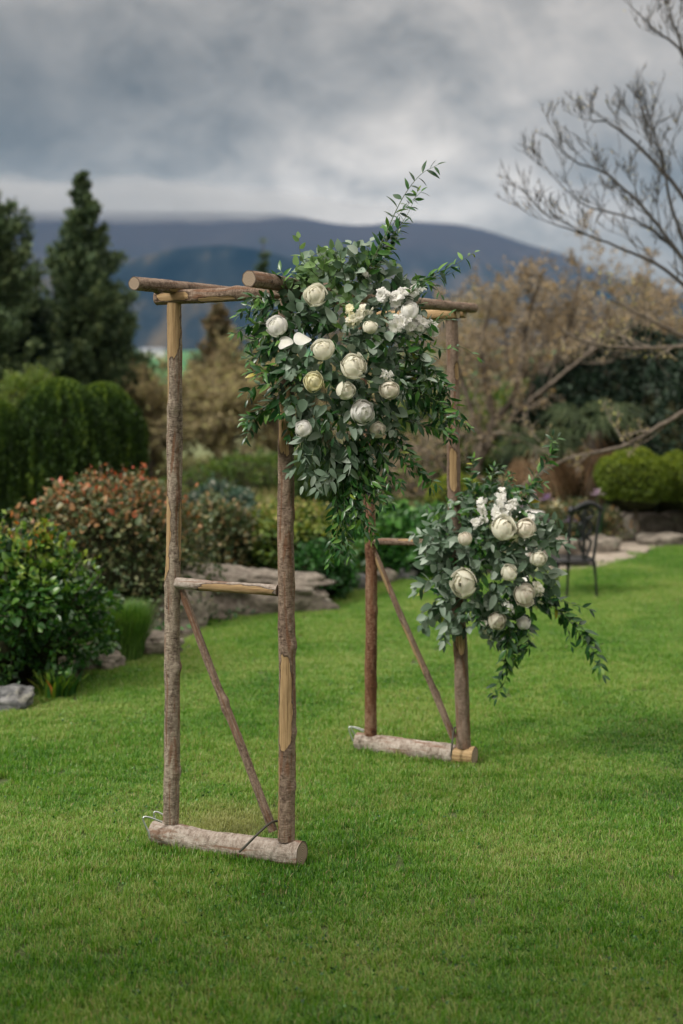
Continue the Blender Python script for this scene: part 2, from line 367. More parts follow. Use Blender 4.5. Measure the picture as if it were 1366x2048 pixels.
def fbm(x, y, sc, seed=0, octv=5, rough=.5):
    out = np.zeros(np.shape(x)); amp = 1; fr = sc; tot = 0
    xf = np.ravel(x); yf = np.ravel(y); acc = np.zeros(len(xf))
    for o_ in range(octv):
        acc += amp * np.array([mn.noise(Vector((a * fr, b * fr, seed + o_ * 7.7))) for a, b in zip(xf, yf)]); tot += amp; amp *= rough; fr *= 2.03
    return (acc / tot).reshape(np.shape(x))
def groundmat():
    m, t, out = newmat('garden_ground'); q = NT(t); g = q.n('ShaderNodeNewGeometry'); P = g.outputs['Position']
    n1 = q.noise(P, .35, 5, .6); n2 = q.noise(P, 6, 5, .6)
    a = q.ramp(n2, [(.35, (.04, .035, .022)), (.65, (.09, .08, .045))]); b = q.ramp(n2, [(.35, (.10, .105, .045)), (.65, (.19, .17, .085))])
    sx = q.n('ShaderNodeSeparateXYZ'); q.l(P, sx.inputs[0]); far = q.n('ShaderNodeMapRange', {'From Min': 15, 'From Max': 19}); q.l(sx.outputs[1], far.inputs[0])
    col = q.mix(far.outputs[0], a, q.mix(n1, b, (.10, .15, .05)))
    p = q.n('ShaderNodeBsdfPrincipled', {'Roughness': .95}); q.l(col, p.inputs['Base Color']); q.l(p.outputs[0], out.inputs[0]); return m
def zground(x, y):
    return np.where(y > 55, -1.0 * np.clip((y - 55) / 60, 0, 1) * 14, 0) - np.where(y > 115, np.clip((y - 115) / 500, 0, 1) * 12, 0)
grid_sheet('ground', np.linspace(-900, 900, 61), np.concatenate([np.linspace(-60, 60, 25), np.linspace(80, 1000, 24)]), lambda x, y: zground(x, y) - .012, groundmat())
def lawnmat():
    m, t, out = newmat('lawn_soil'); q = NT(t); g = q.n('ShaderNodeNewGeometry'); P = g.outputs['Position']
    n2 = q.noise(P, 25, 5, .7); n1 = q.noise(P, 1.2, 4, .6)
    col = q.mix(n1, q.ramp(n2, [(.3, (.02, .035, .010)), (.7, (.06, .095, .02))]), (.075, .10, .028))
    p = q.n('ShaderNodeBsdfPrincipled', {'Roughness': .95}); q.l(col, p.inputs['Base Color']); q.l(p.outputs[0], out.inputs[0]); return m
sheet('lawn', edge2, 0.0, lawnmat())
# ---- grass blades: tiles of blades laid over the lawn
def grassmat():
    m, t, out = newmat('lawn_blade'); q = NT(t); g = q.n('ShaderNodeNewGeometry'); P = g.outputs['Position']
    a = q.n('ShaderNodeAttribute', attribute_name='tint'); n1 = q.noise(P, .9, 4, .6, .5); n3 = q.noise(P, 5, 3, .6)
    v = q.math('ADD', q.math('MULTIPLY', a.outputs['Fac'], .5), q.math('ADD', q.math('MULTIPLY', n1, .95), q.math('SUBTRACT', q.math('MULTIPLY', n3, .4), .13)))
    col = q.ramp(v, [(.38, (.026, .100, .011)), (.60, (.072, .206, .020)), (.82, (.155, .315, .038)), (1.0, (.30, .36, .11))])
    dry = q.ramp(a.outputs['Fac'], [(.93, (0, 0, 0)), (.96, (1, 1, 1))]); col = q.mix(dry, col, (.36, .31, .15))
    vd = q.n('ShaderNodeVectorMath', operation='DISTANCE'); q.l(P, vd.inputs[0]); vd.inputs[1].default_value = (-.55, 6.75, 0)
    wr = q.n('ShaderNodeMapRange', {'From Min': .10, 'From Max': .42, 'To Min': .75, 'To Max': 0.0}); q.l(q.math('ADD', vd.outputs['Value'], q.math('MULTIPLY', q.math('SUBTRACT', n3, .5), .5)), wr.inputs[0]); col = q.mix(wr.outputs[0], col, (.33, .32, .13))
    hs = col
    p = q.n('ShaderNodeBsdfPrincipled', {'Roughness': .42, 'Specular IOR Level': .45}); q.l(hs, p.inputs['Base Color'])
    tr = q.n('ShaderNodeBsdfTranslucent'); h2 = q.n('ShaderNodeHueSaturation', {'Value': 1.5, 'Saturation': 1.1, 'Color': col}); q.l(h2.outputs[0], tr.inputs[0])
    mx = q.n('ShaderNodeMixShader', {0: .35}); q.l(p.outputs[0], mx.inputs[1]); q.l(tr.outputs[0], mx.inputs[2]); q.l(mx.outputs[0], out.inputs[0]); return m
GM = grassmat(); gcol = bpy.data.collections.new('grass_tiles')
TILE = .34
def blade_tile(k, n, hmean):
    r = np.random.default_rng(100 + k); n0 = n
    x = (r.random(n) - .5) * TILE; y = (r.random(n) - .5) * TILE
    cl = np.array([mn.noise(Vector((a * 14, b * 14, k * 3.1))) for a, b in zip(x, y)])
    h = hmean * (1 + .45 * cl) * r.uniform(.55, 1.25, n); wd = r.uniform(.0011, .0023, n); th = r.random(n) * 6.283
    lean = r.gamma(2.0, .28, n); dx, dy = np.cos(th), np.sin(th); sx, sy = -dy, dx
    rows = []
    for t, wf in ((0, 1), (.4, .95), (.78, .65)):
        bend = lean * t ** 1.6 * h; z = h * t * (1 - .28 * lean * t)
        cxp, cyp = x + dx * bend, y + dy * bend
        rows.append(np.stack([cxp - sx * wd * wf, cyp - sy * wd * wf, z], -1)); rows.append(np.stack([cxp + sx * wd * wf, cyp + sy * wd * wf, z], -1))
    rows.append(np.stack([x + dx * lean * h, y + dy * lean * h, h * (1 - .28 * lean)], -1))
    co = np.stack(rows, 1).reshape(-1, 3); i = np.arange(n)[:, None] * 7
    q4 = np.concatenate([i + [0, 1, 3, 2], i + [2, 3, 5, 4]], 1).reshape(-1, 4); t3 = (i + [4, 5, 6]).reshape(-1, 3)
    o = mesh_np('blade_tile', co, [q4, t3], GM, None, {'tint': np.repeat(r.random(n), 7)})
    S.collection.objects.unlink(o); gcol.objects.link(o); return o
for k in range(6): blade_tile(k, 2300, .031)
pts = []; sp_ = .29
xs = np.arange(-8.6, 9.5, sp_); ys = np.arange(1.6, 18.5, sp_)
gx, gy = np.meshgrid(xs, ys); gx = gx.ravel() + rng.uniform(-.05, .05, gx.size); gy = gy.ravel() + rng.uniform(-.05, .05, gy.size)
ok = inpoly(gx, gy, edge2) & (np.abs(gx) < 1.6 + gy * .38); gx, gy = gx[ok], gy[ok]
gm = bpy.data.meshes.new('grass'); gm.vertices.add(len(gx)); gm.vertices.foreach_set('co', np.stack([gx, gy, np.zeros(len(gx))], -1).ravel())
def addattr(me, nme, ty, v):
    a = me.attributes.new(nme, ty, 'POINT'); a.data.foreach_set('value' if ty != 'FLOAT_VECTOR' else 'vector', np.asarray(v).ravel())
addattr(gm, 'rot', 'FLOAT', (rng.integers(0, 4, len(gx)) * math.pi / 2 + rng.uniform(-.3, .3, len(gx))).astype(np.float32))
sc_h = 1 + .55 * np.array([mn.noise(Vector((a * .8, b * .8, 2.2))) for a, b in zip(gx, gy)])
addattr(gm, 'hs', 'FLOAT', sc_h.astype(np.float32))
go = bpy.data.objects.new('grass', gm); S.collection.objects.link(go)
tag(go, 'short mown green lawn grass under and around the wooden arch', 'grass', kind='stuff')
ng = bpy.data.node_groups.new('lay_grass', 'GeometryNodeTree')
ng.interface.new_socket('Geometry', in_out='INPUT', socket_type='NodeSocketGeometry'); ng.interface.new_socket('Geometry', in_out='OUTPUT', socket_type='NodeSocketGeometry')
q = NT(ng); gi = q.n('NodeGroupInput'); gout = q.n('NodeGroupOutput')
ci = q.n('GeometryNodeCollectionInfo'); ci.inputs['Collection'].default_value = gcol; ci.inputs['Separate Children'].default_value = True; ci.inputs['Reset Children'].default_value = True
ip = q.n('GeometryNodeInstanceOnPoints'); ip.inputs['Pick Instance'].default_value = True
q.l(gi.outputs[0], ip.inputs['Points']); q.l(ci.outputs[0], ip.inputs['Instance'])
ar = q.n('GeometryNodeInputNamedAttribute', data_type='FLOAT'); ar.inputs[0].default_value = 'rot'; ah = q.n('GeometryNodeInputNamedAttribute', data_type='FLOAT'); ah.inputs[0].default_value = 'hs'
cr = q.n('ShaderNodeCombineXYZ'); q.l(ar.outputs[0], cr.inputs[2]); q.l(cr.outputs[0], ip.inputs['Rotation'])
cs = q.n('ShaderNodeCombineXYZ', {0: 1.0, 1: 1.0}); q.l(ah.outputs[0], cs.inputs[2]); q.l(cs.outputs[0], ip.inputs['Scale'])
q.l(ip.outputs[0], gout.inputs[0]); md = go.modifiers.new('lay_grass', 'NODES'); md.node_group = ng

# ---- blades standing against the base logs
def fringe(p0, p1, off, n, seed):
    r = np.random.default_rng(seed); t = r.random(n); d = np.array([p1[0] - p0[0], p1[1] - p0[1]]); nn = np.array([d[1], -d[0]]) / np.hypot(*d); cl = np.array([mn.noise(Vector((a * 11, seed, 0))) for a in t])
    x = p0[0] + d[0] * t + nn[0] * (off + r.random(n) * .05); y = p0[1] + d[1] * t + nn[1] * (off + r.random(n) * .05); h = .048 * (1 + .7 * cl) * r.uniform(.5, 1.2, n); w_ = r.uniform(.0012, .0024, n); th = r.random(n) * 6.283; ln = r.gamma(2, .22, n); dx, dy = np.cos(th), np.sin(th); rows = []
    for q_, wf in ((0, 1), (.5, .9), (1, .12)):
        b_ = ln * q_ ** 1.6 * h; z = h * q_ * (1 - .25 * ln * q_); rows += [np.stack([x + dx * b_ - dy * w_ * wf, y + dy * b_ + dx * w_ * wf, z], -1), np.stack([x + dx * b_ + dy * w_ * wf, y + dy * b_ - dx * w_ * wf, z], -1)]
    co = np.stack(rows, 1).reshape(-1, 3); i = np.arange(n)[:, None] * 6; return co, np.concatenate([i + [0, 1, 3, 2], i + [2, 3, 5, 4]], 1).reshape(-1, 4), np.repeat(r.random(n), 6)
_K = (H - .11) * F; _a, _b, _c, _e = W(300, 1645, _K / 897), W(612, 1680, _K / 939), W(708, 1470, _K / 720), W(958, 1494, _K / 748)
_V = []; _F = []; _T = []; _n = 0
for p0_, p1_, of_, sd_ in ((_a, _b, .045, 1), (_c, _e, .042, 2), (_b, _a, .045, 3)):
    v_, f_, t_ = fringe(p0_, p1_, of_, 900, sd_); _V.append(v_); _F.append(f_ + _n); _T.append(t_); _n += len(v_)
_o = mesh_np('grass_fringe', np.concatenate(_V), np.concatenate(_F), GM, None, {'tint': np.concatenate(_T)}); tag(_o, 'uncut grass blades leaning on the base logs of the arch', 'grass', kind='stuff')
# ---- far country
def hillmat(name, stops, sc, detail=8, zmix=None):
    m, t, out = newmat(name); q = NT(t); g = q.n('ShaderNodeNewGeometry'); P = g.outputs['Position']
    mpn = q.n('ShaderNodeMapping', {'Scale': (1, .12, .45)}); q.l(P, mpn.inputs[0])
    nv_ = q.math('ADD', q.math('MULTIPLY', q.noise(P, sc * .7, 6, .6, .3), .5), q.math('MULTIPLY', q.noise(mpn.outputs[0], sc * 3.2, detail, .65, .8), .5))
    col = q.ramp(nv_, stops)
    if zmix:
        z0, z1, c2 = zmix; sx = q.n('ShaderNodeSeparateXYZ'); q.l(P, sx.inputs[0]); mrn = q.n('ShaderNodeMapRange', {'From Min': z0, 'From Max': z1})
        q.l(q.math('ADD', sx.outputs[2], q.math('MULTIPLY', q.noise(P, sc * 2, 5), (z1 - z0) * .8)), mrn.inputs[0]); col = q.mix(mrn.outputs[0], col, c2)
    p = q.n('ShaderNodeBsdfPrincipled', {'Roughness': 1.0, 'Specular IOR Level': 0}); q.l(col, p.inputs['Base Color']); q.l(p.outputs[0], out.inputs[0]); return m
def interp_px(tab, px): return np.interp(px, [a for a, _ in tab], [b for _, b in tab])
def ridge(name, ydist, depth, tab, foot_px, mat, seed, rough_amp, nx=150, ny=34, flat=.9):
    """a range whose crest, seen from the lawn, follows tab (photo px, photo row)."""
    xs = np.linspace(-3.0, 3.0, nx) * (ydist / 4.2); ts = np.linspace(0, 1, ny)
    Xg, Tg = np.meshgrid(xs, ts); Yg = ydist + depth * Tg
    pxg = CX + Xg / (ydist + depth * .7) * F; crest = H + (HY - interp_px(tab, pxg)) / F * (ydist + depth * .7)
    foot = H + (HY - foot_px) / F * ydist
    prof = np.where(Tg < .7, np.sin(Tg / .7 * np.pi / 2) ** flat, 1 - ((Tg - .7) / .3) ** 2 * .35)
    nz = fbm(Xg, Yg * .5, 6.0 / ydist, seed, 5, .52)
    rd = 1 - np.abs(fbm(Xg, Yg * .25, 11.0 / ydist, seed + 3, 4, .5)) * 2
    Zg = foot + (crest - foot) * prof + (nz * 1.2 + rd * .5 - .2) * rough_amp * (crest - foot) * np.clip(Tg * 3, 0, 1) * np.clip(1.15 - prof, 0.05, 1)
    co = np.stack([Xg, Yg, Zg], -1).reshape(-1, 3); i = (np.arange(ny - 1)[:, None] * nx + np.arange(nx - 1)[None]).ravel()
    f = np.stack([i, i + 1, i + 1 + nx, i + nx], -1); o = mesh_np(name, co, f, mat, smooth=True); o['kind'] = 'structure'; return o
tab_m = [(-4000, 380), (-800, 410), (0, 426), (230, 428), (420, 430), (560, 430), (640, 444), (720, 452), (820, 446), (900, 450), (960, 462), (1030, 488), (1100, 510), (1200, 560), (1350, 600), (3000, 560), (6000, 500)]
tab_h = [(-4000, 560), (-500, 560), (100, 560), (240, 530), (360, 500), (460, 492), (540, 505), (640, 540), (760, 560), (900, 590), (1200, 640), (6000, 650)]
tab_f = [(-4000, 690), (0, 692), (300, 700), (500, 712), (900, 705), (6000, 700)]
ridge('mountains', 5200, 1900, tab_m, 650, hillmat('mountain_slope', [(.42, (.002, .008, .010)), (.49, (.022, .028, .028)), (.57, (.12, .095, .075))], .0020, 9, (380, 680, (.055, .042, .045))), 3, .24)
ridge('foothills', 3300, 1100, tab_h, 712, hillmat('foothill_slope', [(.40, (.006, .009, .014)), (.50, (.020, .024, .028)), (.60, (.11, .085, .055))], .0022, 7), 9, .14)
grid_sheet('valley_fields', np.linspace(-2600, 2600, 60), np.linspace(900, 3500, 30),
           lambda x, y: -26 + np.clip((y - 900) / 2600, 0, 1) ** 1.1 * 88 + 3 * np.sin(x * .004 + y * .002), hillmat('valley_field', [(.38, (.03, .07, .035)), (.47, (.085, .19, .07)), (.6, (.13, .24, .09)), (.72, (.22, .20, .09))], .0035, 3))
# ---- air
bm = bmesh.new(); bmesh.ops.create_cube(bm, size=1); me = bpy.data.meshes.new('haze'); bm.to_mesh(me); bm.free()
hz = bpy.data.objects.new('haze', me); S.collection.objects.link(hz); hz.location = (0, 3600, 435); hz.scale = (14000, 7600, 970)
m, t, out = newmat('valley_air'); q = NT(t); pv = q.n('ShaderNodeVolumePrincipled', {'Color': (.17, .44, .80, 1), 'Density': 5.6e-5, 'Anisotropy': 0.0}); q.l(pv.outputs[0], out.inputs['Volume'])
me.materials.append(m); tag(hz, kind='stuff')
# ---- low cloud lying on the summits: one closed lens of vapour
def cloud_bank(name, x0, x1, yc, ry, crest_px, th_px, seed, dens, drop=6):
    ns, na = 60, 22; V = []
    for i in range(ns):
        t = i / (ns - 1); x = x0 + (x1 - x0) * t; k = math.sin(math.pi * min(max(t, .004), .996)) ** .8; pxx = CX + x / yc * F; zc = H + (HY - float(interp_px(tab_m, pxx)) + crest_px + 10 * mn.noise(Vector((t * 7, seed, 0)))) / F * yc
        for j in range(na):
            a = j / na * 2 * math.pi; nz_ = 1 + .45 * mn.noise(Vector((t * 9, math.cos(a) * 1.3, math.sin(a) * 1.3 + seed))) + .3 * mn.noise(Vector((t * 28, math.cos(a) * 2, math.sin(a) * 2 + seed)))
            V.append((x, yc + math.cos(a) * ry * k * nz_, zc + math.sin(a) * th_px / F * yc * k * nz_))
    i = np.arange(ns - 1)[:, None] * na; j = np.arange(na)[None]; f = np.stack([i + j, i + na + j, i + na + (j + 1) % na, i + (j + 1) % na], -1).reshape(-1, 4)
    V += [tuple(np.mean(V[:na], axis=0)), tuple(np.mean(V[-na:], axis=0))]; n_ = len(V); jj = np.arange(na); e1 = np.stack([jj, (jj + 1) % na, np.full(na, n_ - 2)], -1); b_ = (ns - 1) * na; e2 = np.stack([b_ + (jj + 1) % na, b_ + jj, np.full(na, n_ - 1)], -1)
    m, t, out = newmat('cloud_vapour'); q = NT(t); pv = q.n('ShaderNodeVolumePrincipled', {'Color': (1, 1, 1, 1), 'Density': dens, 'Anisotropy': .35}); q.l(pv.outputs[0], out.inputs['Volume'])
    o = mesh_np(name, V, [f, np.concatenate([e1, e2])], m); bm = bmesh.new(); bm.from_mesh(o.data); bmesh.ops.recalc_face_normals(bm, faces=bm.faces); bm.to_mesh(o.data); bm.free(); tag(o, kind='stuff'); return o
tag(cloud_bank('low_cloud', -3400, 420, 5650, 700, 24, 34, 3.0, .0018), 'grey cloud lying along the mountain tops on the left and centre', 'cloud')
# ---- farmhouse in the valley
fy = 2300
fb = thing('farm_building', 'long low white farm building at the foot of the hills behind the left post', 'building', W(305, 712, fy))
def boxm(name, c, s, mat, parent, rz=0):
    bm = bmesh.new(); bmesh.ops.create_cube(bm, size=1); bmesh.ops.scale(bm, vec=s, verts=bm.verts); bmesh.ops.rotate(bm, matrix=Matrix.Rotation(rz, 3, 'Z'), verts=bm.verts)
    bmesh.ops.translate(bm, vec=Vector(c) - wloc(parent), verts=bm.verts); me = bpy.data.meshes.new(name); bm.to_mesh(me); bm.free(); me.materials.append(mat)
    o = bpy.data.objects.new(name, me); S.collection.objects.link(o); o.parent = parent; return o
c = W(305, 708, fy); boxm('wall', c, (40, 16, 9), M['whitewall'], fb)
co = np.array([[-21, -9, 0], [21, -9, 0], [21, 9, 0], [-21, 9, 0], [-18, 0, 5], [18, 0, 5]]) + np.array(c + Vector((0, 0, 4.5)))
mesh_np('roof', co, [np.array([[0, 1, 5, 4], [2, 3, 4, 5]]), np.array([[3, 0, 4], [1, 2, 5]])], M['greyroof'], fb)

# ================================================================== the arch
K = (H - .11) * F
YA, YB, YC, YD = K / 900, K / 935, K / 723, K / 745
arch_loc = (W(343, 1655, YA) + W(927, 1500, YD)) / 2; arch_loc.z = 0
arch = thing('wedding_arch', 'rustic four-post wedding arch of rough barked logs standing on the lawn', 'wedding arch', arch_loc)
def log(name, p0, p1, r0, r1, mat, peels=(), knots=(), bend=.01, seed=0, parent=arch, cut='cut', flat=None, nt_=44, label=None, facets=0.0, dome=0.0):
    """A log from p0 to p1. peels: (centre turn, half turn, s0, s1) with s along 0..1; turn 0 faces the camera, + to the photo's right."""
    r = np.random.default_rng(seed); p0 = np.array(p0, float); p1 = np.array(p1, float); Ln = np.linalg.norm(p1 - p0); T = (p1 - p0) / Ln
    ns = int(np.clip(Ln / .011, 24, 260)); s = np.linspace(0, 1, ns)
    front = np.array([0, -1.0, 0]); U = front - T * front.dot(T); U = U / np.linalg.norm(U); Bv = np.cross(T, U)
    if Bv[0] < 0: Bv = -Bv
    b1, b2 = r.normal(size=2), r.normal(size=2); ax = p0 + np.outer(s * Ln, T)
    ax = ax + np.outer(np.sin(s * np.pi) * bend * b1[0] + np.sin(s * np.pi * 3 + b1[1]) * bend * .25, Bv) + np.outer(np.sin(s * np.pi * 2) * bend * .5 * b2[0], U)
    th = np.linspace(-.5, .5, nt_, endpoint=False) * 2 * np.pi
    Sg, Tg = np.meshgrid(s, th, indexing='ij')
    def nz(fs, ft, sd, oc=3):
        a = np.cos(Tg).ravel() * ft; b = np.sin(Tg).ravel() * ft; c = Sg.ravel() * Ln * fs; acc = np.zeros(a.size); amp = 1
        for o_ in range(oc):
            acc += amp * np.array([mn.noise(Vector((x + sd, y, z))) for x, y, z in zip(a * 2 ** o_, b * 2 ** o_, c * 2 ** o_)]); amp *= .5
        return acc.reshape(Sg.shape)
    rad = r0 + (r1 - r0) * Sg; n1 = nz(5, .9, seed * 3.3 + .7); n2 = nz(45, 2.6, seed * 1.7 + 5, 2)
    rad = rad * (1 + .10 * n1 + .045 * n2)
    if facets: rad = rad * (1 + facets * np.cos(Tg * 3 + seed))
    for ks, kt, kr, kh in knots:
        dt = (Tg / (2 * np.pi) - kt + .5) % 1 - .5; dd = ((Sg - ks) * Ln / kr) ** 2 + (dt * 2 * np.pi * r0 / kr) ** 2
        rad = rad + kh * 1.5 * np.exp(-dd) - kh * .5 * np.exp(-dd * 9)
    peel = np.zeros(Sg.shape)
    wob = n1 * .5 + nz(20, 1.8, seed + 9.1, 4) * .75
    for pc, ph, s0, s1 in peels:
        dt = ((Tg / (2 * np.pi) - pc + .5) % 1 - .5) / ph; ss = (Sg - (s0 + s1) / 2) / max((s1 - s0) / 2, 1e-6)
        v = 1.0 - np.sqrt(np.abs(dt) ** 2.2 + np.abs(ss) ** 4) + wob * .35; peel = np.maximum(peel, np.clip(.5 + v * 2.0, 0, 1))
    rad = rad - peel * .0028
    # small torn steps at both ends
    ring = ax[:, None] + rad[..., None] * (np.cos(Tg)[..., None] * U + np.sin(Tg)[..., None] * Bv)
    if flat is not None: ring[..., 2] = np.maximum(ring[..., 2], flat)
    co = ring.reshape(-1, 3); i = np.arange(ns - 1)[:, None] * nt_; j = np.arange(nt_)[None]; j2 = (j + 1) % nt_
    fq = np.stack([i + j, i + j2, i + nt_ + j2, i + nt_ + j], -1).reshape(-1, 4)
    along = (Sg * Ln).ravel(); turn = (Tg / (2 * np.pi) + .5).ravel()
    o = mesh_np(name, co, fq, mat, parent, {'along': along, 'turn': turn, 'peel': peel.ravel()}, smooth=True)
    jj = np.arange(nt_); jn = (jj + 1) % nt_
    for e, sg in ((0, -1), (ns - 1, 1)):
        ce = ring[e].mean(0); rings = [ce[None] + T * sg * dome]
        for q_, dm in ((.5, .7), (.88, .28), (1.0, 0)): rings.append(ce + (ring[e] - ce) * (q_ if q_ < 1 else .995) + T * sg * (dome * dm))
        qs = [np.stack([1 + k_ * nt_ + jj, 1 + (k_ + 1) * nt_ + jj, 1 + (k_ + 1) * nt_ + jn, 1 + k_ * nt_ + jn], -1) for k_ in range(2)]
        c_ = mesh_np('cut_end', np.concatenate(rings), [np.stack([np.zeros(nt_, int), 1 + jj, 1 + jn], -1), np.concatenate(qs)], M[cut], parent, {'rad': np.concatenate([[0.], np.full(nt_, .5), np.full(nt_, .88), np.ones(nt_)])})
        c_.parent = o; c_.location = c_.location - o.location
    if label: o['label'] = label
    return o
PB = .11                                                             # posts stand on the base logs
A0, A1 = W(341, 1645, YA), W(349, 606, YA); B0, B1 = W(573, 1680, YB), W(571, 598, YB)
C0, C1 = W(742, 1470, YC), W(716, 640, YC); D0, D1 = W(927, 1494, YD), W(903, 640, YD)
log('post', A0, A1, .0365, .034, M['bark_grey'], [(-.02, .20, .895, 1.06), (-.2, .07, .80, .93), (-.19, .13, .47, .63), (.2, .06, .5, .62), (-.24, .05, .2, .27)], [(.30, .2, .022, .008), (.62, .05, .03, .005), (.1, .2, .022, .007), (.8, -.05, .03, .006), (.52, .18, .02, .006), (.44, .22, .02, .006)], .012, 1, cut='cut')
log('post', B0, B1, .0385, .034, M['bark_brown'], [(-.03, .13, .155 + .02, .345), (-.12, .08, .17, .26), (-.04, .14, .71, .84), (-.2, .04, .0, .16)], [(.36, .19, .028, .008), (.2, .2, .02, .005), (.10, .17, .02, .006), (.6, .15, .03, .005)], .012, 2, label='post bared to yellow wood in a long teardrop')
log('post', C0, C1, .035, .027, M['bark_red'], [], [(.3, .15, .03, .005), (.45, -.1, .03, .004), (.12, .2, .02, .004)], .014, 3, label='reddish brown flaking post')
log('post', D0, D1, .040, .033, M['bark_smooth'], [(.0, .11, .22, .285), (-.03, .10, .60, .70), (.12, .08, .86, .90)], [(.15, .1, .02, .003), (.72, .1, .025, .006)], .016, 4, label='smooth brown post wearing the lower bouquet')
def sub(a, b, t0, t1):
    d = (Vector(b) - Vector(a)); return Vector(a) + d * t0, Vector(a) + d * t1
# top logs
ABt0, ABt1 = W(314, 597, YA + .03), W(640, 583, YB - .06)
log('crossbeam', ABt0, ABt1, .0325, .031, M['bark_brown'], [(-.02, .10, .02, .22), (.1, .06, .28, .5)], [(.1, 0, .025, .004), (.5, -.1, .03, .005)], .006, 5, dome=.012)
log('crossbeam', W(690, 634, YC + .03), W(916, 627, YD - .05), .030, .030, M['bark_peeled'], [(-.05, .3, .0, 1.1)], [], .003, 6, cut='cut_pale', label='peeled yellow crossbeam over the rear posts')
log('crossbeam', W(700, 636, YC + .12), W(930, 627, YD + .07), .026, .026, M['bark_peeled'], [(0, .3, .1, 1.1)], [], .003, 16, cut='cut_pale')
dAC = (C0 - A0); dAC.z = 0; dAC.normalize(); dBD = (D0 - B0); dBD.z = 0; dBD.normalize()
pa = W(268, 567, YA - .30); pa2 = W(745, 612, YC + .2)
log('top_beam', pa, pa2, .0295, .027, M['bark_brown'], [(-.1, .06, .1, .17)], [(.075, -.22, .016, .009), (.2, -.2, .018, .007), (.12, .0, .03, .004)], .006, 7)
pb_ = W(498, 556, YB - .33); pb2 = W(948, 617, YD + .17)
log('top_beam', pb_, pb2, .0345, .026, M['bark_brown'], [], [(.9, -.1, .02, .004), (.4, 0, .03, .004)], .007, 8)
# rungs and braces
log('rung', W(353, 1166, YA - .035), W(556, 1181, YB + .01), .0245, .026, M['bark_pale'], [(-.1, .2, .25, 1.0)], [(.3, 0, .02, .003)], .003, 9)
log('rung', W(744, 1083, YC - .03), W(925, 1089, YD + .02), .0185, .020, M['bark_brown'], [(-.15, .08, .3, .5)], [], .003, 10)
log('brace', W(362, 1180, YA + .0), W(547, 1662, YB + .04), .0165, .0195, M['bark_brown'], [], [(.47, .2, .022, .006), (.5, -.2, .02, .004)], .006, 11)
log('brace', W(744, 1096, YC - .0), W(908, 1476, YD + .04), .0165, .0195, M['bark_brown'], [(-.12, .11, .0, .24), (-.15, .10, .38, .68)], [(.66, 0, .02, .005), (.78, .2, .02, .004)], .008, 12)
# base logs
def baselog(p0, p1, r, seed, mat, peels=()):
    a = Vector((p0[0], p0[1], .056)); b = Vector((p1[0], p1[1], .056))
    return log('base_log', a, b, r, r * 1.03, mat, peels, [(.15, -.1, .04, .005), (.7, -.1, .04, .005)], .006, seed, nt_=56, cut='cut')
ua = (B0 - A0); ua.z = 0; ua.normalize(); uc = (D0 - C0); uc.z = 0; uc.normalize()
baselog(A0 - ua * .085, B0 + ua * .075, .055, 13, M['bark_pale'])
baselog(C0 - uc * .085, D0 + uc * .065, .054, 14, M['bark_pale'], [(-.05, .3, .84, 1.1)])
# wire pegs
def wire(name, pts, r, mat, label, group=None, n=26):
    o = tubes(name, [(smooth_path(pts, n), r)], mat, None, 8); tag(o, label, 'ground peg', group)
    og = Vector(pts[-1]); og.z = 0; o.data.transform(Matrix.Translation(-og)); o.location = og; return o
GP = 'steel pegs pinning the base logs to the lawn'
wire('ground_peg', [W(324, 1644, YA - .05), W(300, 1635, YA - .07), W(288, 1634, YA - .08), W(287, 1642, YA - .08), W(297, 1664, YA - .08), W(300, 1676, YA - .08)], .0042, M['steel'], 'galvanised bent peg nearer the camera at the left end of the front base log', GP)
wire('ground_peg', [W(334, 1634, YA + .07), W(318, 1625, YA + .07), W(309, 1624, YA + .06), W(308, 1631, YA + .06), W(311, 1640, YA + .06), W(312, 1652, YA + .06)], .0042, M['steel'], 'galvanised bent peg tucked behind the foot of the leftmost post', GP)
wire('ground_peg', [W(727, 1463, YC - .05), W(704, 1454, YC - .06), W(698, 1456, YC - .06), W(700, 1466, YC - .06), W(706, 1482, YC - .06)], .0045, M['steel'], 'pale bent peg nearer the camera at the left end of the rear base log', GP)
wire('ground_peg', [W(733, 1462, YC + .06), W(712, 1455, YC + .06), W(703, 1455, YC + .06), W(705, 1462, YC + .06), W(713, 1474, YC + .06)], .0045, M['steel'], 'pale bent peg behind the foot of the reddish post', GP)
wire('ground_peg', [W(556, 1642, YB + .06), W(548, 1643, YB + .0), W(535, 1650, YB - .05), W(515, 1668, YB - .08), W(487, 1696, YB - .09), W(478, 1704, YB - .09)], .0052, M['iron_rod'], 'dark iron rod arching over the front base log beside the second post', GP)
wire('ground_peg', [W(913, 1455, YD + .06), W(909, 1456, YD - .0), W(906, 1470, YD - .05), W(904, 1490, YD - .08), W(902, 1512, YD - .09)], .0052, M['iron_rod'], 'dark rod hooked over the rear base log at the foot of the brace', GP)

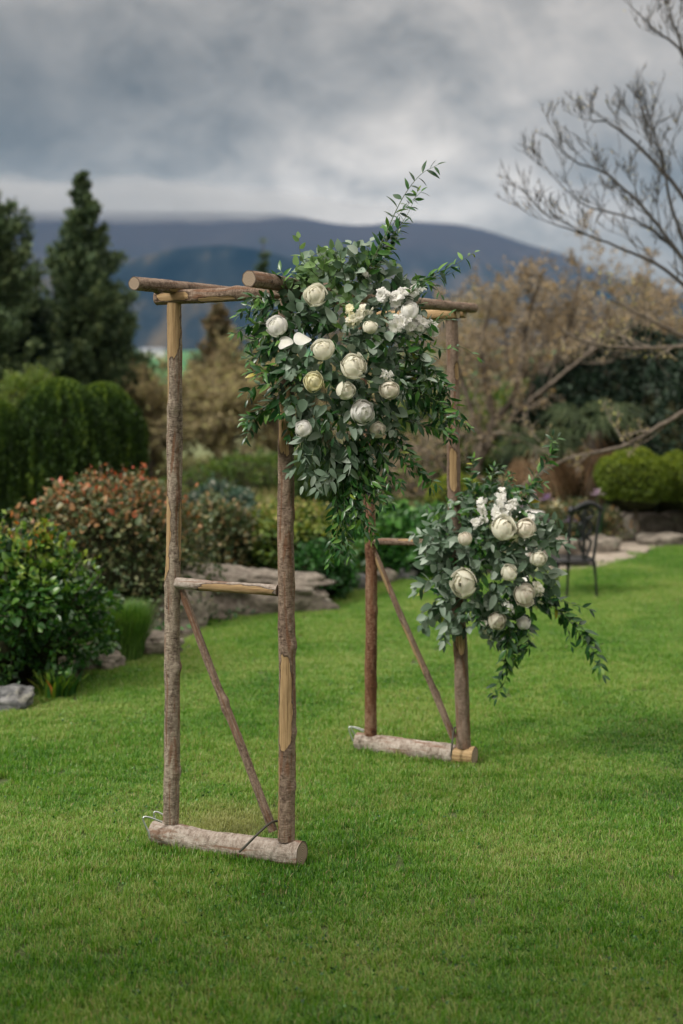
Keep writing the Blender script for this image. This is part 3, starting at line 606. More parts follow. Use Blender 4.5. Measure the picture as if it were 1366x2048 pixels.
# ================================================================== flowers and foliage
def leafmesh(name, wfac, seed, mat, tip=1.0, curl=.15, fold=.25):
    n = 6; co = []; ts = np.linspace(0, 1, n)
    for t in ts:
        wd = wfac * .5 * (math.sin(math.pi * t ** (.8 if tip > .9 else .72)) ** (.9 if tip > .9 else .62)) if 0 < t < 1 else .012
        z = -curl * t * t; co += [(-wd, t, z + wd * fold), (0, t, z), (wd, t, z + wd * fold)]
    f = []
    for i in range(n - 1):
        a = i * 3; f += [[a, a + 1, a + 4, a + 3], [a + 1, a + 2, a + 5, a + 4]]
    return np.array(co), np.array(f)
class Bouquet:
    def __init__(s, th, c, Yc, rx, ry, rd, seed):
        s.th = th; s.c = c; s.Yc = Yc; s.rx = rx; s.ry = ry; s.rd = rd; s.r = np.random.default_rng(seed); s.leaves = []; s.stems = []
    def front(s, px, py, k=1.0):
        d = ((px - s.c[0]) / s.rx) ** 2 + ((py - s.c[1]) / s.ry) ** 2; return s.Yc - s.rd * k * math.sqrt(max(0, 1 - d))
    def leaf(s, pos, d, up, ln, kind, tint=None):
        s.leaves.append((np.array(pos, float), np.array(d, float), np.array(up, float), ln, kind, s.r.random() if tint is None else tint))
    def spray(s, pts, kind, ln, space, droop=.25, both=False, thin=.0014, taper=.3, upk=.6):
        P = smooth_path(pts, max(6, int(2 + sum((Vector(a) - Vector(b)).length for a, b in zip(pts[:-1], pts[1:])) / .02)))
        n = len(P); s.stems.append((P, np.linspace(thin * 1.4, thin * .6, n)))
        seg = np.linalg.norm(np.diff(P, axis=0), axis=1); cum = np.concatenate([[0], np.cumsum(seg)]); tot = cum[-1]; d = space * s.r.random(); k = 0
        while d < tot:
            i = min(np.searchsorted(cum, d) - 1, n - 2); i = max(i, 0); t = (d - cum[i]) / max(seg[i], 1e-6); p = P[i] * (1 - t) + P[i + 1] * t; T = unit(P[i + 1] - P[i])
            view = np.array([0, -1, 0.0]); sd = np.cross(T, view + s.r.normal(size=3) * .45); sd = unit(sd)
            for sg in ((1, -1) if both else ((1,) if k % 2 else (-1,))):
                dr = unit(T * s.r.uniform(.35, .9) + sd * sg * s.r.uniform(.6, 1) + np.array([0, 0, -droop * s.r.random()]) + s.r.normal(size=3) * .22)
                up = unit(np.array([0, -.55, upk]) + s.r.normal(size=3) * .5)
                s.leaf(p, dr, up, ln * s.r.uniform(.75, 1.2) * (1 - taper * (d / tot) ** 2), kind)
            d += space * s.r.uniform(.7, 1.3); k += 1
        s.leaf(P[-1], unit(P[-1] - P[-2]), (0, -.5, .8), ln * .6, kind)
KINDS = {}
for kd, wf, tip, curl, mt, cnt in (('ruscus', .36, 1, .18, 'ruscus', 2), ('smilax', .33, 1, .22, 'ruscus', 2), ('euca', .72, .5, .12, 'euca', 2), ('eucalong', .42, .8, .15, 'euca', 2), ('young', .66, .6, .05, 'euca_green', 1)):
    KINDS[kd] = (leafmesh(kd, wf, 0, None, tip, curl), mt)
def leaf_frame(d, up):
    y = unit(d); x = unit(np.cross(y, up)); z = np.cross(x, y); return np.stack([x, y, z], 1)
def finish(b, nparts):
    # stems
    tubes('stems', b.stems, M['stem'], b.th, 4)
    order = sorted(range(len(b.leaves)), key=lambda i: (b.leaves[i][0][1] - b.leaves[i][3] * 2.0))
    # spread the single leaves over the whole front of the arrangement
    parts = set(order[:nparts * 2:2]); off = np.array(wloc(b.th)); meshes = {}
    rest = {}
    for i, (p, d, up, ln, kind, tn) in enumerate(b.leaves):
        (co, f), mt = KINDS[kind]; Rm = leaf_frame(d, up)
        if i in parts:
            key = (kind, int(tn * 7))
            if key not in meshes:
                me = bpy.data.meshes.new('leaf'); me.from_pydata([tuple(v) for v in co], [], [tuple(x) for x in f]); me.update()
                a = me.attributes.new('tint', 'FLOAT', 'POINT'); a.data.foreach_set('value', np.full(len(co), (key[1] + .5) / 7, dtype=np.float32))
                me.polygons.foreach_set('use_smooth', np.ones(len(f), dtype=bool)); me.materials.append(M[mt]); meshes[key] = me
            o = bpy.data.objects.new('leaf', meshes[key]); S.collection.objects.link(o); o.parent = b.th
            mm = Matrix(Rm.tolist()).to_4x4() @ Matrix.Scale(ln, 4); mm.translation = Vector(p - off); o.matrix_local = mm
        else: rest.setdefault(mt, []).append((co @ Rm.T * ln + p, f, tn))
    for mt, ls in rest.items():
        n0 = 0; V = []; Fs = []; T = []
        for v, f, tn in ls: V.append(v); Fs.append(f + n0); T.append(np.full(len(v), tn)); n0 += len(v)
        o = mesh_np('foliage', np.concatenate(V), np.concatenate(Fs), M[mt], b.th, {'tint': np.concatenate(T)}, smooth=True); o['kind'] = 'stuff'
# --- rose: spiral of cupped petals
def petal_arrays(r, h, span, open_, curl, base, ruff, rg, nu=7, nv=6):
    u = np.linspace(-1, 1, nu); v = np.linspace(0, 1, nv); Ug, Vg = np.meshgrid(u, v)
    wv = np.sin(np.clip(Vg * .62 + .22, 0, 1) * np.pi) ** .45 * np.where(Vg > .8, 1 - (Vg - .8) * 1.1, 1)
    ang = Ug * span * wv
    rad = base + (r - base) * (np.sin(Vg * np.pi / 2) ** .8) + curl * np.clip(Vg - .62, 0, 1) ** 1.5 * 2 + open_ * Vg
    z = h * Vg - h * .14 * Ug ** 2 * Vg - curl * .5 * np.clip(Vg - .8, 0, 1) * 2
    ph = rg.random() * 6; rad = rad + ruff * np.sin(Ug * 4 + ph) * Vg ** 2; z = z + ruff * .6 * np.cos(Ug * 5 + ph) * Vg ** 3
    co = np.stack([np.sin(ang) * rad, -np.cos(ang) * rad, z], -1).reshape(-1, 3)
    i = (np.arange(nv - 1)[:, None] * nu + np.arange(nu - 1)[None]).ravel(); f = np.stack([i, i + 1, i + 1 + nu, i + nu], -1)
    return co, f, Vg.ravel()
def rotz(co, a):
    c, s = math.cos(a), math.sin(a); return co @ np.array([[c, s, 0], [-s, c, 0], [0, 0, 1.]])
def shell_petal(rho, th_top, span, lip, fall, ruff, rg, th_base=2.35, nu=11, nv=8):
    """petal hugging a globe: from under the flower up to its free edge at polar angle th_top."""
    u = np.linspace(-1, 1, nu); t = np.linspace(0, 1, nv) ** .75; Ug, Tg = np.meshgrid(u, t); ph = rg.random() * 6
    tt = th_top + fall * np.abs(Ug) ** 2.4 + ruff * np.sin(Ug * 3 + ph); th = th_base + (tt - th_base) * Tg
    rad = rho * (1 - .10 * (1 - Tg)) + lip * np.clip((Tg - .72) / .28, 0, 1) ** 2 + ruff * .5 * np.sin(Ug * 5 + ph * 2) * Tg ** 3
    phi = Ug * span * (.55 + .45 * np.sin(np.clip(Tg * 1.25, 0, 1) * np.pi / 2)); sn = np.sin(th)
    co = np.stack([rad * sn * np.sin(phi), -rad * sn * np.cos(phi), rad * np.cos(th) * .92], -1).reshape(-1, 3)
    i = (np.arange(nv - 1)[:, None] * nu + np.arange(nu - 1)[None]).ravel(); return co, np.stack([i, i + 1, i + 1 + nu, i + nu], -1), Tg.ravel()
def rose(parent, pos, rad, face, mat, openness=1.0, seed=0):
    """a rose of radius rad whose face looks along face; heart mesh with each outer petal a child."""
    rg = np.random.default_rng(seed); V = []; Fs = []; T = []; n0 = 0; a = rg.random() * 6; nh = 8
    for k in range(nh):
        q = k / (nh - 1); c, f, vv = shell_petal(.655 + .105 * q, -.16 + .70 * q, 1.55 - .5 * q, .04 * openness + .03, .30, .03, rg)
        c = rotz(c, a); a += 2.35 + rg.normal() * .45; tx = rg.normal(size=2) * .09 + np.array([.10, .06]); c = c @ np.array((Matrix.Rotation(tx[0], 3, 'X') @ Matrix.Rotation(tx[1], 3, 'Y'))); V.append(c); Fs.append(f + n0); T.append(np.clip(.12 + .55 * q + .35 * vv ** 6, 0, 1)); n0 += len(c)
    fz = (Vector(face).normalized() + Vector(rg.normal(size=3) * .26) + Vector((0, 0, .12))).normalized(); qd = fz.to_track_quat('Z', 'Y'); Rm = np.array(qd.to_matrix()) @ np.diag([rg.uniform(.92, 1.06), rg.uniform(.92, 1.06), 1]); sc = rad * 1.14
    posn = np.array(pos, float); tf = lambda c: (c @ Rm.T) * sc + posn
    heart = mesh_np('rose', tf(np.concatenate(V)), np.concatenate(Fs), mat, parent, {'tint': np.concatenate(T)}, smooth=True)
    for ring, (nr, rr, tp, lp) in enumerate(((3, .765, .60, .02), (4, .80, .80, .03), (3 + int(openness > .6), .86, 1.02, .05))):
        for j in range(nr):
            c, f, vv = shell_petal(rr * rg.uniform(.97, 1.03) + .05 * openness * ring, tp + rg.normal() * .13 + .10 * (openness - .5) * ring, rg.uniform(.80, 1.05), lp * (.5 + openness) * rg.uniform(.3, 1.6), rg.uniform(.30, .55), .055, rg)
            c = rotz(c, a + j * 6.283 / nr + rg.normal() * .28); tx = rg.normal(size=2) * .10; c = c @ np.array((Matrix.Rotation(tx[0], 3, 'X') @ Matrix.Rotation(tx[1], 3, 'Y')))
            pt = mesh_np('petal', tf(c), f, mat, parent, {'tint': np.clip(.5 + .5 * vv ** 3, 0, 1)}, smooth=True)
            pt.parent = heart; pt.location = pt.location - heart.location
        a += .9
    return heart
floret_cache = {}
def floret_mesh(mat, k):
    key = (mat.name, k)
    if key in floret_cache: return floret_cache[key]
    rg = np.random.default_rng(50 + k); V = []; Fs = []; T = []; n0 = 0
    for j in range(6 + k % 2):
        c, f, vv = petal_arrays(.55 + .25 * (j % 2), .55 - .25 * (j % 2), .8, .35, .3, .05, .12, rg, 5, 4); c = rotz(c, j * 1.9 + rg.random() * .4)
        V.append(c); Fs.append(f + n0); T.append(.35 + .6 * vv); n0 += len(c)
    me = bpy.data.meshes.new('floret'); me.from_pydata([tuple(v) for v in np.concatenate(V)], [], [tuple(x) for x in np.concatenate(Fs)]); me.update()
    at = me.attributes.new('tint', 'FLOAT', 'POINT'); at.data.foreach_set('value', np.concatenate(T).astype(np.float32)); me.polygons.foreach_set('use_smooth', np.ones(len(me.polygons), dtype=bool)); me.materials.append(mat)
    floret_cache[key] = me; return me
def stock(parent, name, pts, width, fr, n, mat, seed=0):
    """spike of ruffled florets along pts: the stalk is the part, the florets its children."""
    rg = np.random.default_rng(seed); P = smooth_path(pts, 8); st = tubes(name, [(P, .0022)], M['stem'], parent, 5); off = wloc(parent)
    for k in range(n):
        t = (k + .5) / n * 7 * .999; i = int(t); p = P[i] + (P[i + 1] - P[i]) * (t - i); d = unit(rg.normal(size=3) + np.array([0, -1.1, .35])); p = p + d * width * rg.uniform(.3, 1)
        o = bpy.data.objects.new('floret', floret_mesh(mat, k % 3)); S.collection.objects.link(o); o.parent = st
        mm = Vector(d).to_track_quat('Z', 'Y').to_matrix().to_4x4() @ Matrix.Rotation(rg.random() * 6, 4, 'Z') @ Matrix.Scale(fr * rg.uniform(.75, 1.15) * (1 - .35 * k / n), 4); mm.translation = Vector(p) - off - st.location; o.matrix_local = mm
    return st
def pxpoly_sample(r, poly, n):
    xs_ = [p[0] for p in poly]; ys_ = [p[1] for p in poly]; out = []
    while len(out) < n:
        x = r.uniform(min(xs_), max(xs_), 400); y = r.uniform(min(ys_), max(ys_), 400); k = inpoly(x, y, poly); out += list(zip(x[k], y[k]))
    return out[:n]

# ---------------- upper arrangement
Y1 = 6.27
b1t = thing('flower_arrangement', 'large bouquet of ivory roses and trailing greenery tied to the top of the arch', 'bouquet', W(660, 700, Y1))
b1 = Bouquet(b1t, (675, 715), Y1, 235, 240, .36, 21)
out1 = [(545, 575), (600, 515), (680, 495), (760, 505), (830, 560), (856, 640), (858, 700), (852, 770), (830, 830), (790, 865), (762, 910), (740, 975), (705, 985), (650, 945), (605, 925), (592, 880), (565, 840), (535, 800), (520, 730), (510, 660), (520, 600)]
r_ = b1.r
def kind1(px, py):
    if py < 600 and 560 < px < 760: return 'young' if r_.random() < .45 else 'euca'
    if px < 575: return 'ruscus' if r_.random() < .93 else 'euca'
    if px > 800 and py > 640: return 'smilax' if r_.random() < .8 else 'euca'
    if py > 860: return 'smilax' if r_.random() < .6 else 'eucalong'
    if 575 <= px <= 800: return 'euca' if r_.random() < .42 else ('ruscus' if r_.random() < .6 else 'eucalong')
    return 'euca' if r_.random() < .6 else 'ruscus'
LL = {'ruscus': .068, 'smilax': .058, 'euca': .055, 'eucalong': .072, 'young': .055}
for px, py in pxpoly_sample(r_, out1, 250):
    k = r_.uniform(.05, 1.0); y = b1.front(px, py, k); p = W(px, py, y); kd = kind1(px, py)
    rad = Vector(((px - 675) / 235, -.5, -(py - 715) / 240)); rad.normalize()
    d = rad * 1.0 + Vector(r_.normal(size=3) * .45) + Vector((0, 0, -.25)); d.normalize(); ln = r_.uniform(.05, .12)
    q0 = p - d * ln; q1 = p + d * ln * .25 + Vector((0, 0, -.015))
    b1.spray([q0, p - d * ln * .4, q1], kd, LL[kd], .024 if kd in ('ruscus', 'smilax') else .03, .3, kd in ('euca', 'young'))
for px, py in pxpoly_sample(r_, out1, 400):              # single leaves facing out between the flowers
    y = b1.front(px, py, r_.uniform(.6, .97)); kd = kind1(px, py); d = unit(np.array([(px - 675) / 235 * .8, -.15, -(py - 715) / 240 * .6 - .3]) + r_.normal(size=3) * .6)
    b1.leaf(W(px, py, y), d, unit(np.array([0, -1, .45]) + r_.normal(size=3) * .45), LL[kd] * r_.uniform(.8, 1.2), kd)
def trail(b, pts, kind, ln, space, n=1, jit=6, **kw):
    for k in range(n):
        j = b.r.normal(size=(len(pts), 3)) * [jit, jit, .02]; j[0] *= .5
        b.spray([W(p[0] + a[0], p[1] + a[1], p[2] + a[2]) for p, a in zip(pts, j)], kind, ln, space, **kw)
yf = Y1 - .25
# upright plume
trail(b1, [(725, 560, yf), (768, 470, yf - .02), (805, 400, yf - .02), (840, 350, yf), (874, 331, yf)], 'smilax', .066, .023, 1, 2, thin=.0018, upk=1.0, taper=.15)
trail(b1, [(720, 560, yf), (765, 490, yf), (800, 425, yf), (835, 385, yf)], 'smilax', .058, .020, 2, 7, upk=1.0)
trail(b1, [(720, 560, yf), (755, 500, yf), (785, 450, yf)], 'ruscus', .06, .02, 4, 12, upk=1.0)
trail(b1, [(790, 600, yf), (850, 560, yf), (900, 530, yf), (946, 507, yf)], 'smilax', .06, .024, 1, 3, upk=1.0)
trail(b1, [(790, 600, yf), (850, 568, yf), (905, 548, yf)], 'smilax', .05, .026, 2, 8, upk=1.0)
trail(b1, [(820, 560, yf), (860, 565, yf), (890, 585, yf)], 'smilax', .05, .026, 1, 4)
trail(b1, [(820, 660, yf), (880, 690, yf), (920, 695, yf), (955, 718, yf)], 'smilax', .045, .032, 1, 4)
trail(b1, [(840, 650, yf), (880, 640, yf), (905, 632, yf)], 'ruscus', .055, .03, 2, 6)
# left wisps
for pts in ([(560, 620), (510, 615), (478, 625)], [(560, 650), (505, 645), (470, 668)], [(560, 600), (520, 585), (495, 600)], [(560, 690), (515, 705), (492, 722)], [(560, 740), (520, 745), (495, 755)], [(560, 770), (515, 775), (492, 792)], [(560, 790), (520, 815), (485, 838)], [(560, 800), (520, 830), (490, 872)], [(560, 820), (530, 820), (500, 850)], [(570, 580), (555, 560), (560, 548)], [(560, 660), (510, 680), (498, 700)]):
    trail(b1, [(a, b_, yf + .05) for a, b_ in pts], 'ruscus', .062, .021, 2, 6, upk=.9)
# right and lower trails
for pts in ([(800, 740), (860, 790), (905, 820), (925, 850)], [(800, 760), (860, 810), (900, 835), (905, 880)], [(810, 780), (870, 830), (905, 845)], [(800, 700), (860, 740), (890, 790)], [(800, 830), (840, 850), (890, 868)], [(780, 830), (810, 880), (835, 930), (860, 972)], [(770, 850), (800, 900), (828, 940)], [(830, 720), (880, 760), (880, 810)]):
    trail(b1, [(a, b_, yf + .05) for a, b_ in pts], 'smilax', .056, .019, 3, 9)
for pts in ([(700, 880), (715, 960), (730, 1030), (742, 1085)], [(690, 880), (700, 950), (712, 1010), (735, 1070)], [(710, 880), (735, 960), (760, 1020)], [(740, 860), (765, 930), (790, 975)], [(670, 890), (680, 960), (682, 1030), (690, 1115)], [(660, 900), (672, 980), (676, 1050), (655, 1125)], [(720, 870), (745, 940), (775, 995)], [(700, 900), (705, 980), (700, 1055)]):
    trail(b1, [(a, b_, yf + .08) for a, b_ in pts], 'smilax', .058, .018, 3, 9, droop=.7)
for pts in ([(640, 880), (630, 920), (625, 965)], [(660, 880), (665, 940), (650, 985)], [(620, 860), (605, 900), (612, 945)], [(700, 870), (690, 930), (660, 960)]):
    trail(b1, [(a, b_, yf + .05) for a, b_ in pts], 'eucalong', .068, .028, 3, 8, droop=.8)
trail(b1, [(640, 560, yf), (605, 520, yf), (598, 476, yf)], 'young', .052, .03, 1, 2, upk=.3)
trail(b1, [(650, 560, yf), (640, 510, yf), (655, 490, yf)], 'young', .055, .028, 3, 12, upk=.3)
trail(b1, [(700, 560, yf), (700, 510, yf), (720, 490, yf)], 'euca', .06, .03, 3, 12, upk=.3)
trail(b1, [(830, 700, yf), (850, 730, yf), (856, 770, yf)], 'euca', .055, .03, 2, 6)
b1.leaf(W(512, 748, yf - .02), unit(np.array([-1, -.1, -.25])), (0, -.8, .6), .05, 'ruscus', 1.0)
finish(b1, 300)
def face_of(b, px, py, up=.2): return Vector(((px - b.c[0]) / b.rx * .7, -1, -(py - b.c[1]) / b.ry * .5 + up))
for i, (px, py, rp, mt, op) in enumerate([(631, 591, 23, 'petal', 1.0), (555, 653, 22, 'petal_white', .45), (646, 700, 22, 'petal', .7), (707, 733, 25, 'petal', .8), (627, 764, 19, 'petal_yellow', .9), (691, 782, 20, 'petal', .6), (724, 824, 24, 'petal_white', .3), (778, 780, 20, 'petal_blush', .7), (755, 860, 16, 'petal_blush', .4), (607, 858, 17, 'petal_white', .6), (818, 622, 20, 'petal_white', .5), (740, 655, 15, 'petal', .5)]):
    y = b1.front(px, py, 1.08); rose(b1t, W(px, py, y), rp / F * y, face_of(b1, px, py), M[mt], op, 30 + i)
for i, (px, py, rp, an) in enumerate([(571, 686, 16, .5), (605, 678, 17, -.7)]):   # big loose petals
    y = b1.front(px, py, 1.08); rg = np.random.default_rng(i); an_ = np.arange(24) / 24 * 6.283; rs_ = np.linspace(.02, 1, 7); c_ = np.array([[r__ * math.cos(a_) * (1 + .08 * math.cos(2 * a_ + 1)), -.20 * (1 - r__ ** 2) + .26 * r__ ** 3 * math.sin(2 * a_ + i), r__ * math.sin(a_) * 1.08] for r__ in rs_ for a_ in an_]); ii_ = np.arange(6)[:, None] * 24; jj_ = np.arange(24)[None]; f_ = np.stack([ii_ + jj_, ii_ + (jj_ + 1) % 24, ii_ + 24 + (jj_ + 1) % 24, ii_ + 24 + jj_], -1).reshape(-1, 4); vv = np.repeat(rs_, 24)
    mm = np.array(Matrix.Rotation(an, 3, 'Y') @ Matrix.Rotation(R(-38), 3, 'X') @ Matrix.Rotation(R(34) * (1 if i % 2 else -1), 3, 'Z')); o = mesh_np('loose_petal', (c_ @ mm.T) * rp / F * y * 1.0 + np.array(W(px, py, y)), f_, M['petal_white'], b1t, {'tint': .3 + .6 * vv}, smooth=True)
def st1(b, pa_, pb2_, wd, fr, n, mt, sd):
    ya, yb = b.front(*pa_, 1.0), b.front(*pb2_, 1.0); stock(b.th, 'stock_flower', [W(*pa_, ya), W((pa_[0] + pb2_[0]) / 2, (pa_[1] + pb2_[1]) / 2 - 3, (ya + yb) / 2 - .01), W(*pb2_, yb)], wd, fr, n, M[mt], sd)
st1(b1, (770, 598), (764, 588), .022, .022, 9, 'petal_white', 1)
st1(b1, (788, 602), (840, 582), .034, .022, 26, 'petal_white', 2)
st1(b1, (788, 648), (874, 660), .036, .022, 42, 'petal_white', 3)
st1(b1, (835, 640), (860, 672), .022, .015, 12, 'petal_white', 13)
st1(b1, (700, 645), (735, 618), .025, .020, 13, 'petal', 4)
st1(b1, (700, 616), (712, 652), .02, .018, 8, 'petal_yellow', 5)
st1(b1, (760, 745), (790, 760), .02, .012, 12, 'petal_white', 6)
st1(b1, (600, 868), (612, 852), .02, .014, 8, 'petal_white', 7)
st1(b1, (722, 545), (738, 555), .02, .014, 8, 'petal_white', 8)

# ---------------- lower arrangement
Y2 = YD - .02
b2t = thing('flower_arrangement', 'smaller bouquet of ivory roses and silver eucalyptus tied halfway up the right rear post', 'bouquet', W(935, 1110, Y2))
b2 = Bouquet(b2t, (975, 1120), Y2, 160, 170, .30, 22); r_ = b2.r
out2 = [(870, 1020), (930, 975), (1000, 965), (1060, 1000), (1100, 1060), (1105, 1130), (1098, 1190), (1060, 1240), (1040, 1300), (1000, 1290), (960, 1260), (900, 1265), (865, 1220), (848, 1160), (850, 1090)]
def kind2(px, py):
    if py < 1010: return 'ruscus' if r_.random() < .5 else 'euca'
    if px > 1020 and py > 1180: return 'ruscus'
    return ('euca' if r_.random() < .6 else 'eucalong') if r_.random() < .72 else 'ruscus'
LL2 = {'ruscus': .07, 'smilax': .06, 'euca': .060, 'eucalong': .082, 'young': .06}
for px, py in pxpoly_sample(r_, out2, 180):
    k = r_.uniform(.0, 1.0); y = b2.front(px, py, k); p = W(px, py, y); kd = kind2(px, py)
    rad = Vector(((px - 975) / 160, -.5, -(py - 1120) / 170)); rad.normalize(); d = rad + Vector(r_.normal(size=3) * .45) + Vector((0, 0, -.2)); d.normalize(); ln = r_.uniform(.05, .12)
    b2.spray([p - d * ln, p - d * ln * .4, p + d * ln * .2 + Vector((0, 0, -.015))], kd, LL2[kd], .026 if kd == 'ruscus' else .032, .3, kd == 'euca')
for px, py in pxpoly_sample(r_, out2, 280):
    y = b2.front(px, py, r_.uniform(.6, .97)); kd = kind2(px, py); d = unit(np.array([(px - 975) / 160 * .8, -.15, -(py - 1120) / 170 * .6 - .2]) + r_.normal(size=3) * .6)
    b2.leaf(W(px, py, y), d, unit(np.array([0, -1, .45]) + r_.normal(size=3) * .45), LL2[kd] * r_.uniform(.8, 1.2), kd)
yf = Y2 - .15
for pts, kd, ln, spc, n in (([(1040, 1200), (1100, 1210), (1150, 1260), (1190, 1310), (1207, 1345)], 'ruscus', .075, .022, 3), ([(1060, 1180), (1110, 1190), (1165, 1220)], 'ruscus', .07, .03, 2), ([(1080, 1210), (1130, 1240), (1150, 1290)], 'ruscus', .065, .03, 1),
                            ([(1020, 1250), (1010, 1310), (1000, 1340), (988, 1388)], 'ruscus', .07, .022, 2), ([(1040, 1230), (1050, 1280), (1040, 1320)], 'ruscus', .075, .025, 4), ([(1010, 1240), (1020, 1290), (1010, 1330)], 'ruscus', .07, .03, 2),
                            ([(1030, 1010), (1065, 970), (1090, 920), (1112, 872)], 'smilax', .065, .018, 2), ([(1040, 1010), (1060, 980), (1080, 960)], 'smilax', .065, .022, 2),
                            ([(950, 1010), (945, 960), (955, 922)], 'smilax', .06, .02, 2), ([(970, 1010), (985, 960), (995, 935)], 'smilax', .06, .02, 3), ([(985, 1000), (1010, 965), (1020, 935)], 'smilax', .055, .02, 2),
                            ([(900, 1060), (880, 1035), (862, 1022)], 'eucalong', .075, .03, 2), ([(890, 1090), (865, 1075), (845, 1072)], 'eucalong', .08, .03, 3), ([(890, 1120), (860, 1110), (838, 1105)], 'eucalong', .075, .03, 2),
                            ([(880, 1160), (850, 1170), (830, 1180)], 'eucalong', .08, .03, 2), ([(880, 1200), (860, 1220), (852, 1248)], 'euca', .07, .03, 3), ([(920, 1220), (905, 1250), (890, 1275)], 'eucalong', .07, .03, 3),
                            ([(1070, 1080), (1100, 1085), (1125, 1085)], 'eucalong', .09, .03, 3), ([(1080, 1050), (1100, 1045), (1112, 1050)], 'euca', .07, .03, 2), ([(1070, 1140), (1095, 1160), (1100, 1180)], 'euca', .07, .03, 2)):
    trail(b2, [(a, c_, yf) for a, c_ in pts], kd, ln, spc, n, 7, droop=.4, upk=.8)
finish(b2, 260)
for i, (px, py, rp, mt, op) in enumerate([(1006, 1057, 25, 'petal', .8), (1051, 1057, 21, 'petal_blush', .7), (930, 1078, 16, 'petal_blush', .3), (928, 1166, 27, 'petal', 1.0), (1018, 1146, 17, 'petal', .5), (1049, 1190, 22, 'petal_blush', .6), (994, 1241, 18, 'petal_blush', .7), (1076, 1118, 17, 'petal', .6), (1047, 1246, 15, 'petal_white', .3)]):
    y = b2.front(px, py, 1.08); rose(b2t, W(px, py, y), rp / F * y, face_of(b2, px, py), M[mt], op, 60 + i)
st1(b2, (995, 1030), (1004, 985), .03, .024, 20, 'petal_white', 21)
st1(b2, (1010, 1030), (1034, 1003), .025, .022, 14, 'petal_white', 22)
st1(b2, (962, 1028), (966, 998), .018, .022, 7, 'petal_white', 23)
st1(b2, (945, 1050), (968, 1038), .02, .02, 9, 'petal_white', 24)
st1(b2, (1070, 1170), (1084, 1200), .025, .02, 11, 'petal', 25)
st1(b2, (968, 1245), (978, 1276), .012, .016, 6, 'petal', 26)
st1(b2, (1010, 1205), (1026, 1228), .02, .012, 12, 'petal_white', 27)
st1(b2, (1060, 1032), (1066, 1050), .015, .016, 6, 'petal_white', 28)

# ================================================================== rocks
def rock(name, c, sx, sy, sz, mat, seed, label, cat='rock', group=None, rz=0, sub_=4, rough=.35, flat=.7, tilt=0):
    bm = bmesh.new(); bmesh.ops.create_icosphere(bm, subdivisions=sub_, radius=1)
    for v in bm.verts:
        p = v.co.copy(); n1 = mn.noise(p * 1.1 + Vector((seed * 3.1, 0, 0))); n2 = mn.noise(Vector((p.x * 2.4, p.y * 2.4, p.z * 5)) + Vector((0, seed * 2.3, 0))); n3 = mn.noise(p * 7 + Vector((seed, 1, 4)))
        c3 = mn.cell(Vector((p.x * 1.6 + seed, p.y * 1.6, p.z * 2.6)))
        k = 1 + rough * n1 + rough * .5 * n2 + rough * .18 * n3 + .10 * (c3 - .5)
        p = p * k; p.z = math.copysign(abs(p.z) ** flat, p.z) if abs(p.z) > 1e-4 else p.z; v.co = Vector((p.x * sx, p.y * sy, p.z * sz))
    bmesh.ops.rotate(bm, matrix=Matrix.Rotation(tilt, 3, 'Y'), verts=bm.verts); bmesh.ops.rotate(bm, matrix=Matrix.Rotation(rz, 3, 'Z'), verts=bm.verts)
    me = bpy.data.meshes.new(name); bm.to_mesh(me); bm.free(); me.materials.append(mat); me.polygons.foreach_set('use_smooth', np.ones(len(me.polygons), dtype=bool))
    o = bpy.data.objects.new(name, me); S.collection.objects.link(o); o.location = c; return tag(o, label, cat, group)
def grock(px, py, wpx, hpx, mat, seed, label, depth=1.0, **k):
    """rock whose front foot is at photo (px, py), wpx wide and hpx tall in the photo."""
    g = G(px, py); sx = wpx / F * g.y * .5; sz = hpx / F * g.y * .5; return rock('rock', (g.x, g.y + sx * depth * .6, sz * .62), sx, sx * depth, sz * 1.25, mat, seed, label, group='rocks edging the lawn', **k)
rock('boulder', G(470, 1232) + Vector((-.02, .45, .12)), .86, .50, .265, M['rock'], 3, 'broad flat-topped boulder seen between the two front posts', 'boulder', None, .18, 5, .38, .6, .08)
rock('boulder', G(330, 1262) + Vector((.05, .3, .12)), .34, .34, .33, M['rock'], 4, 'dark boulder half hidden behind the leftmost post, next to the broad one', 'boulder', None, .4, 4, .3, .6)
grock(300, 1312, 110, 46, M['rock'], 5, 'low rock at the lawn edge just left of the leftmost post', .8)
grock(203, 1342, 90, 36, M['rock'], 6, 'small pinkish flat rock below the grass tuft', .8)
grock(2, 1420, 120, 46, M['rock_grey'], 7, 'blue-grey rock at the left edge under the rose bush', .8)
grock(622, 1222, 70, 42, M['rock'], 8, 'pale block at the right end of the broad boulder', .8)
for i, (px, py, wp, hp, lb) in enumerate([(678, 1188, 52, 26, 'small grey stone on the lawn edge just right of the second post'), (716, 1180, 60, 34, 'rounded grey stone behind the reddish post'), (768, 1168, 50, 30, 'flat stone seen between the reddish post and its brace'), (812, 1160, 48, 26, 'stone by the lawn edge to the right of the brace'), (850, 1154, 44, 26, 'edging stone partly hidden by the lower bouquet')]):
    grock(px, py, wp, hp, M['rock_grey'] if i != 2 else M['rock'], 20 + i, lb, .8, sub_=3)
for i, (px, py, wp, hp, lb) in enumerate([(1115, 1112, 110, 42, 'long rock beyond the iron chair seat'), (1205, 1108, 80, 40, 'brown rock showing to the right of the iron chair'), (1180, 1085, 90, 34, 'flat stone at the back of the rock pile'), (1130, 1088, 80, 36, 'stone seen through the chair back'), (1300, 1075, 120, 52, 'large rounded boulder under the clipped round shrubs'), (1372, 1072, 90, 56, 'boulder at the right edge under the clipped shrubs'), (1240, 1086, 70, 28, 'low grey stone in the row left of the boulder'), (1330, 1092, 110, 26, 'long low kerb stone at the right edge of the lawn')]):
    grock(px, py, wp, hp, M['rock'], 40 + i, lb, .7, sub_=3)
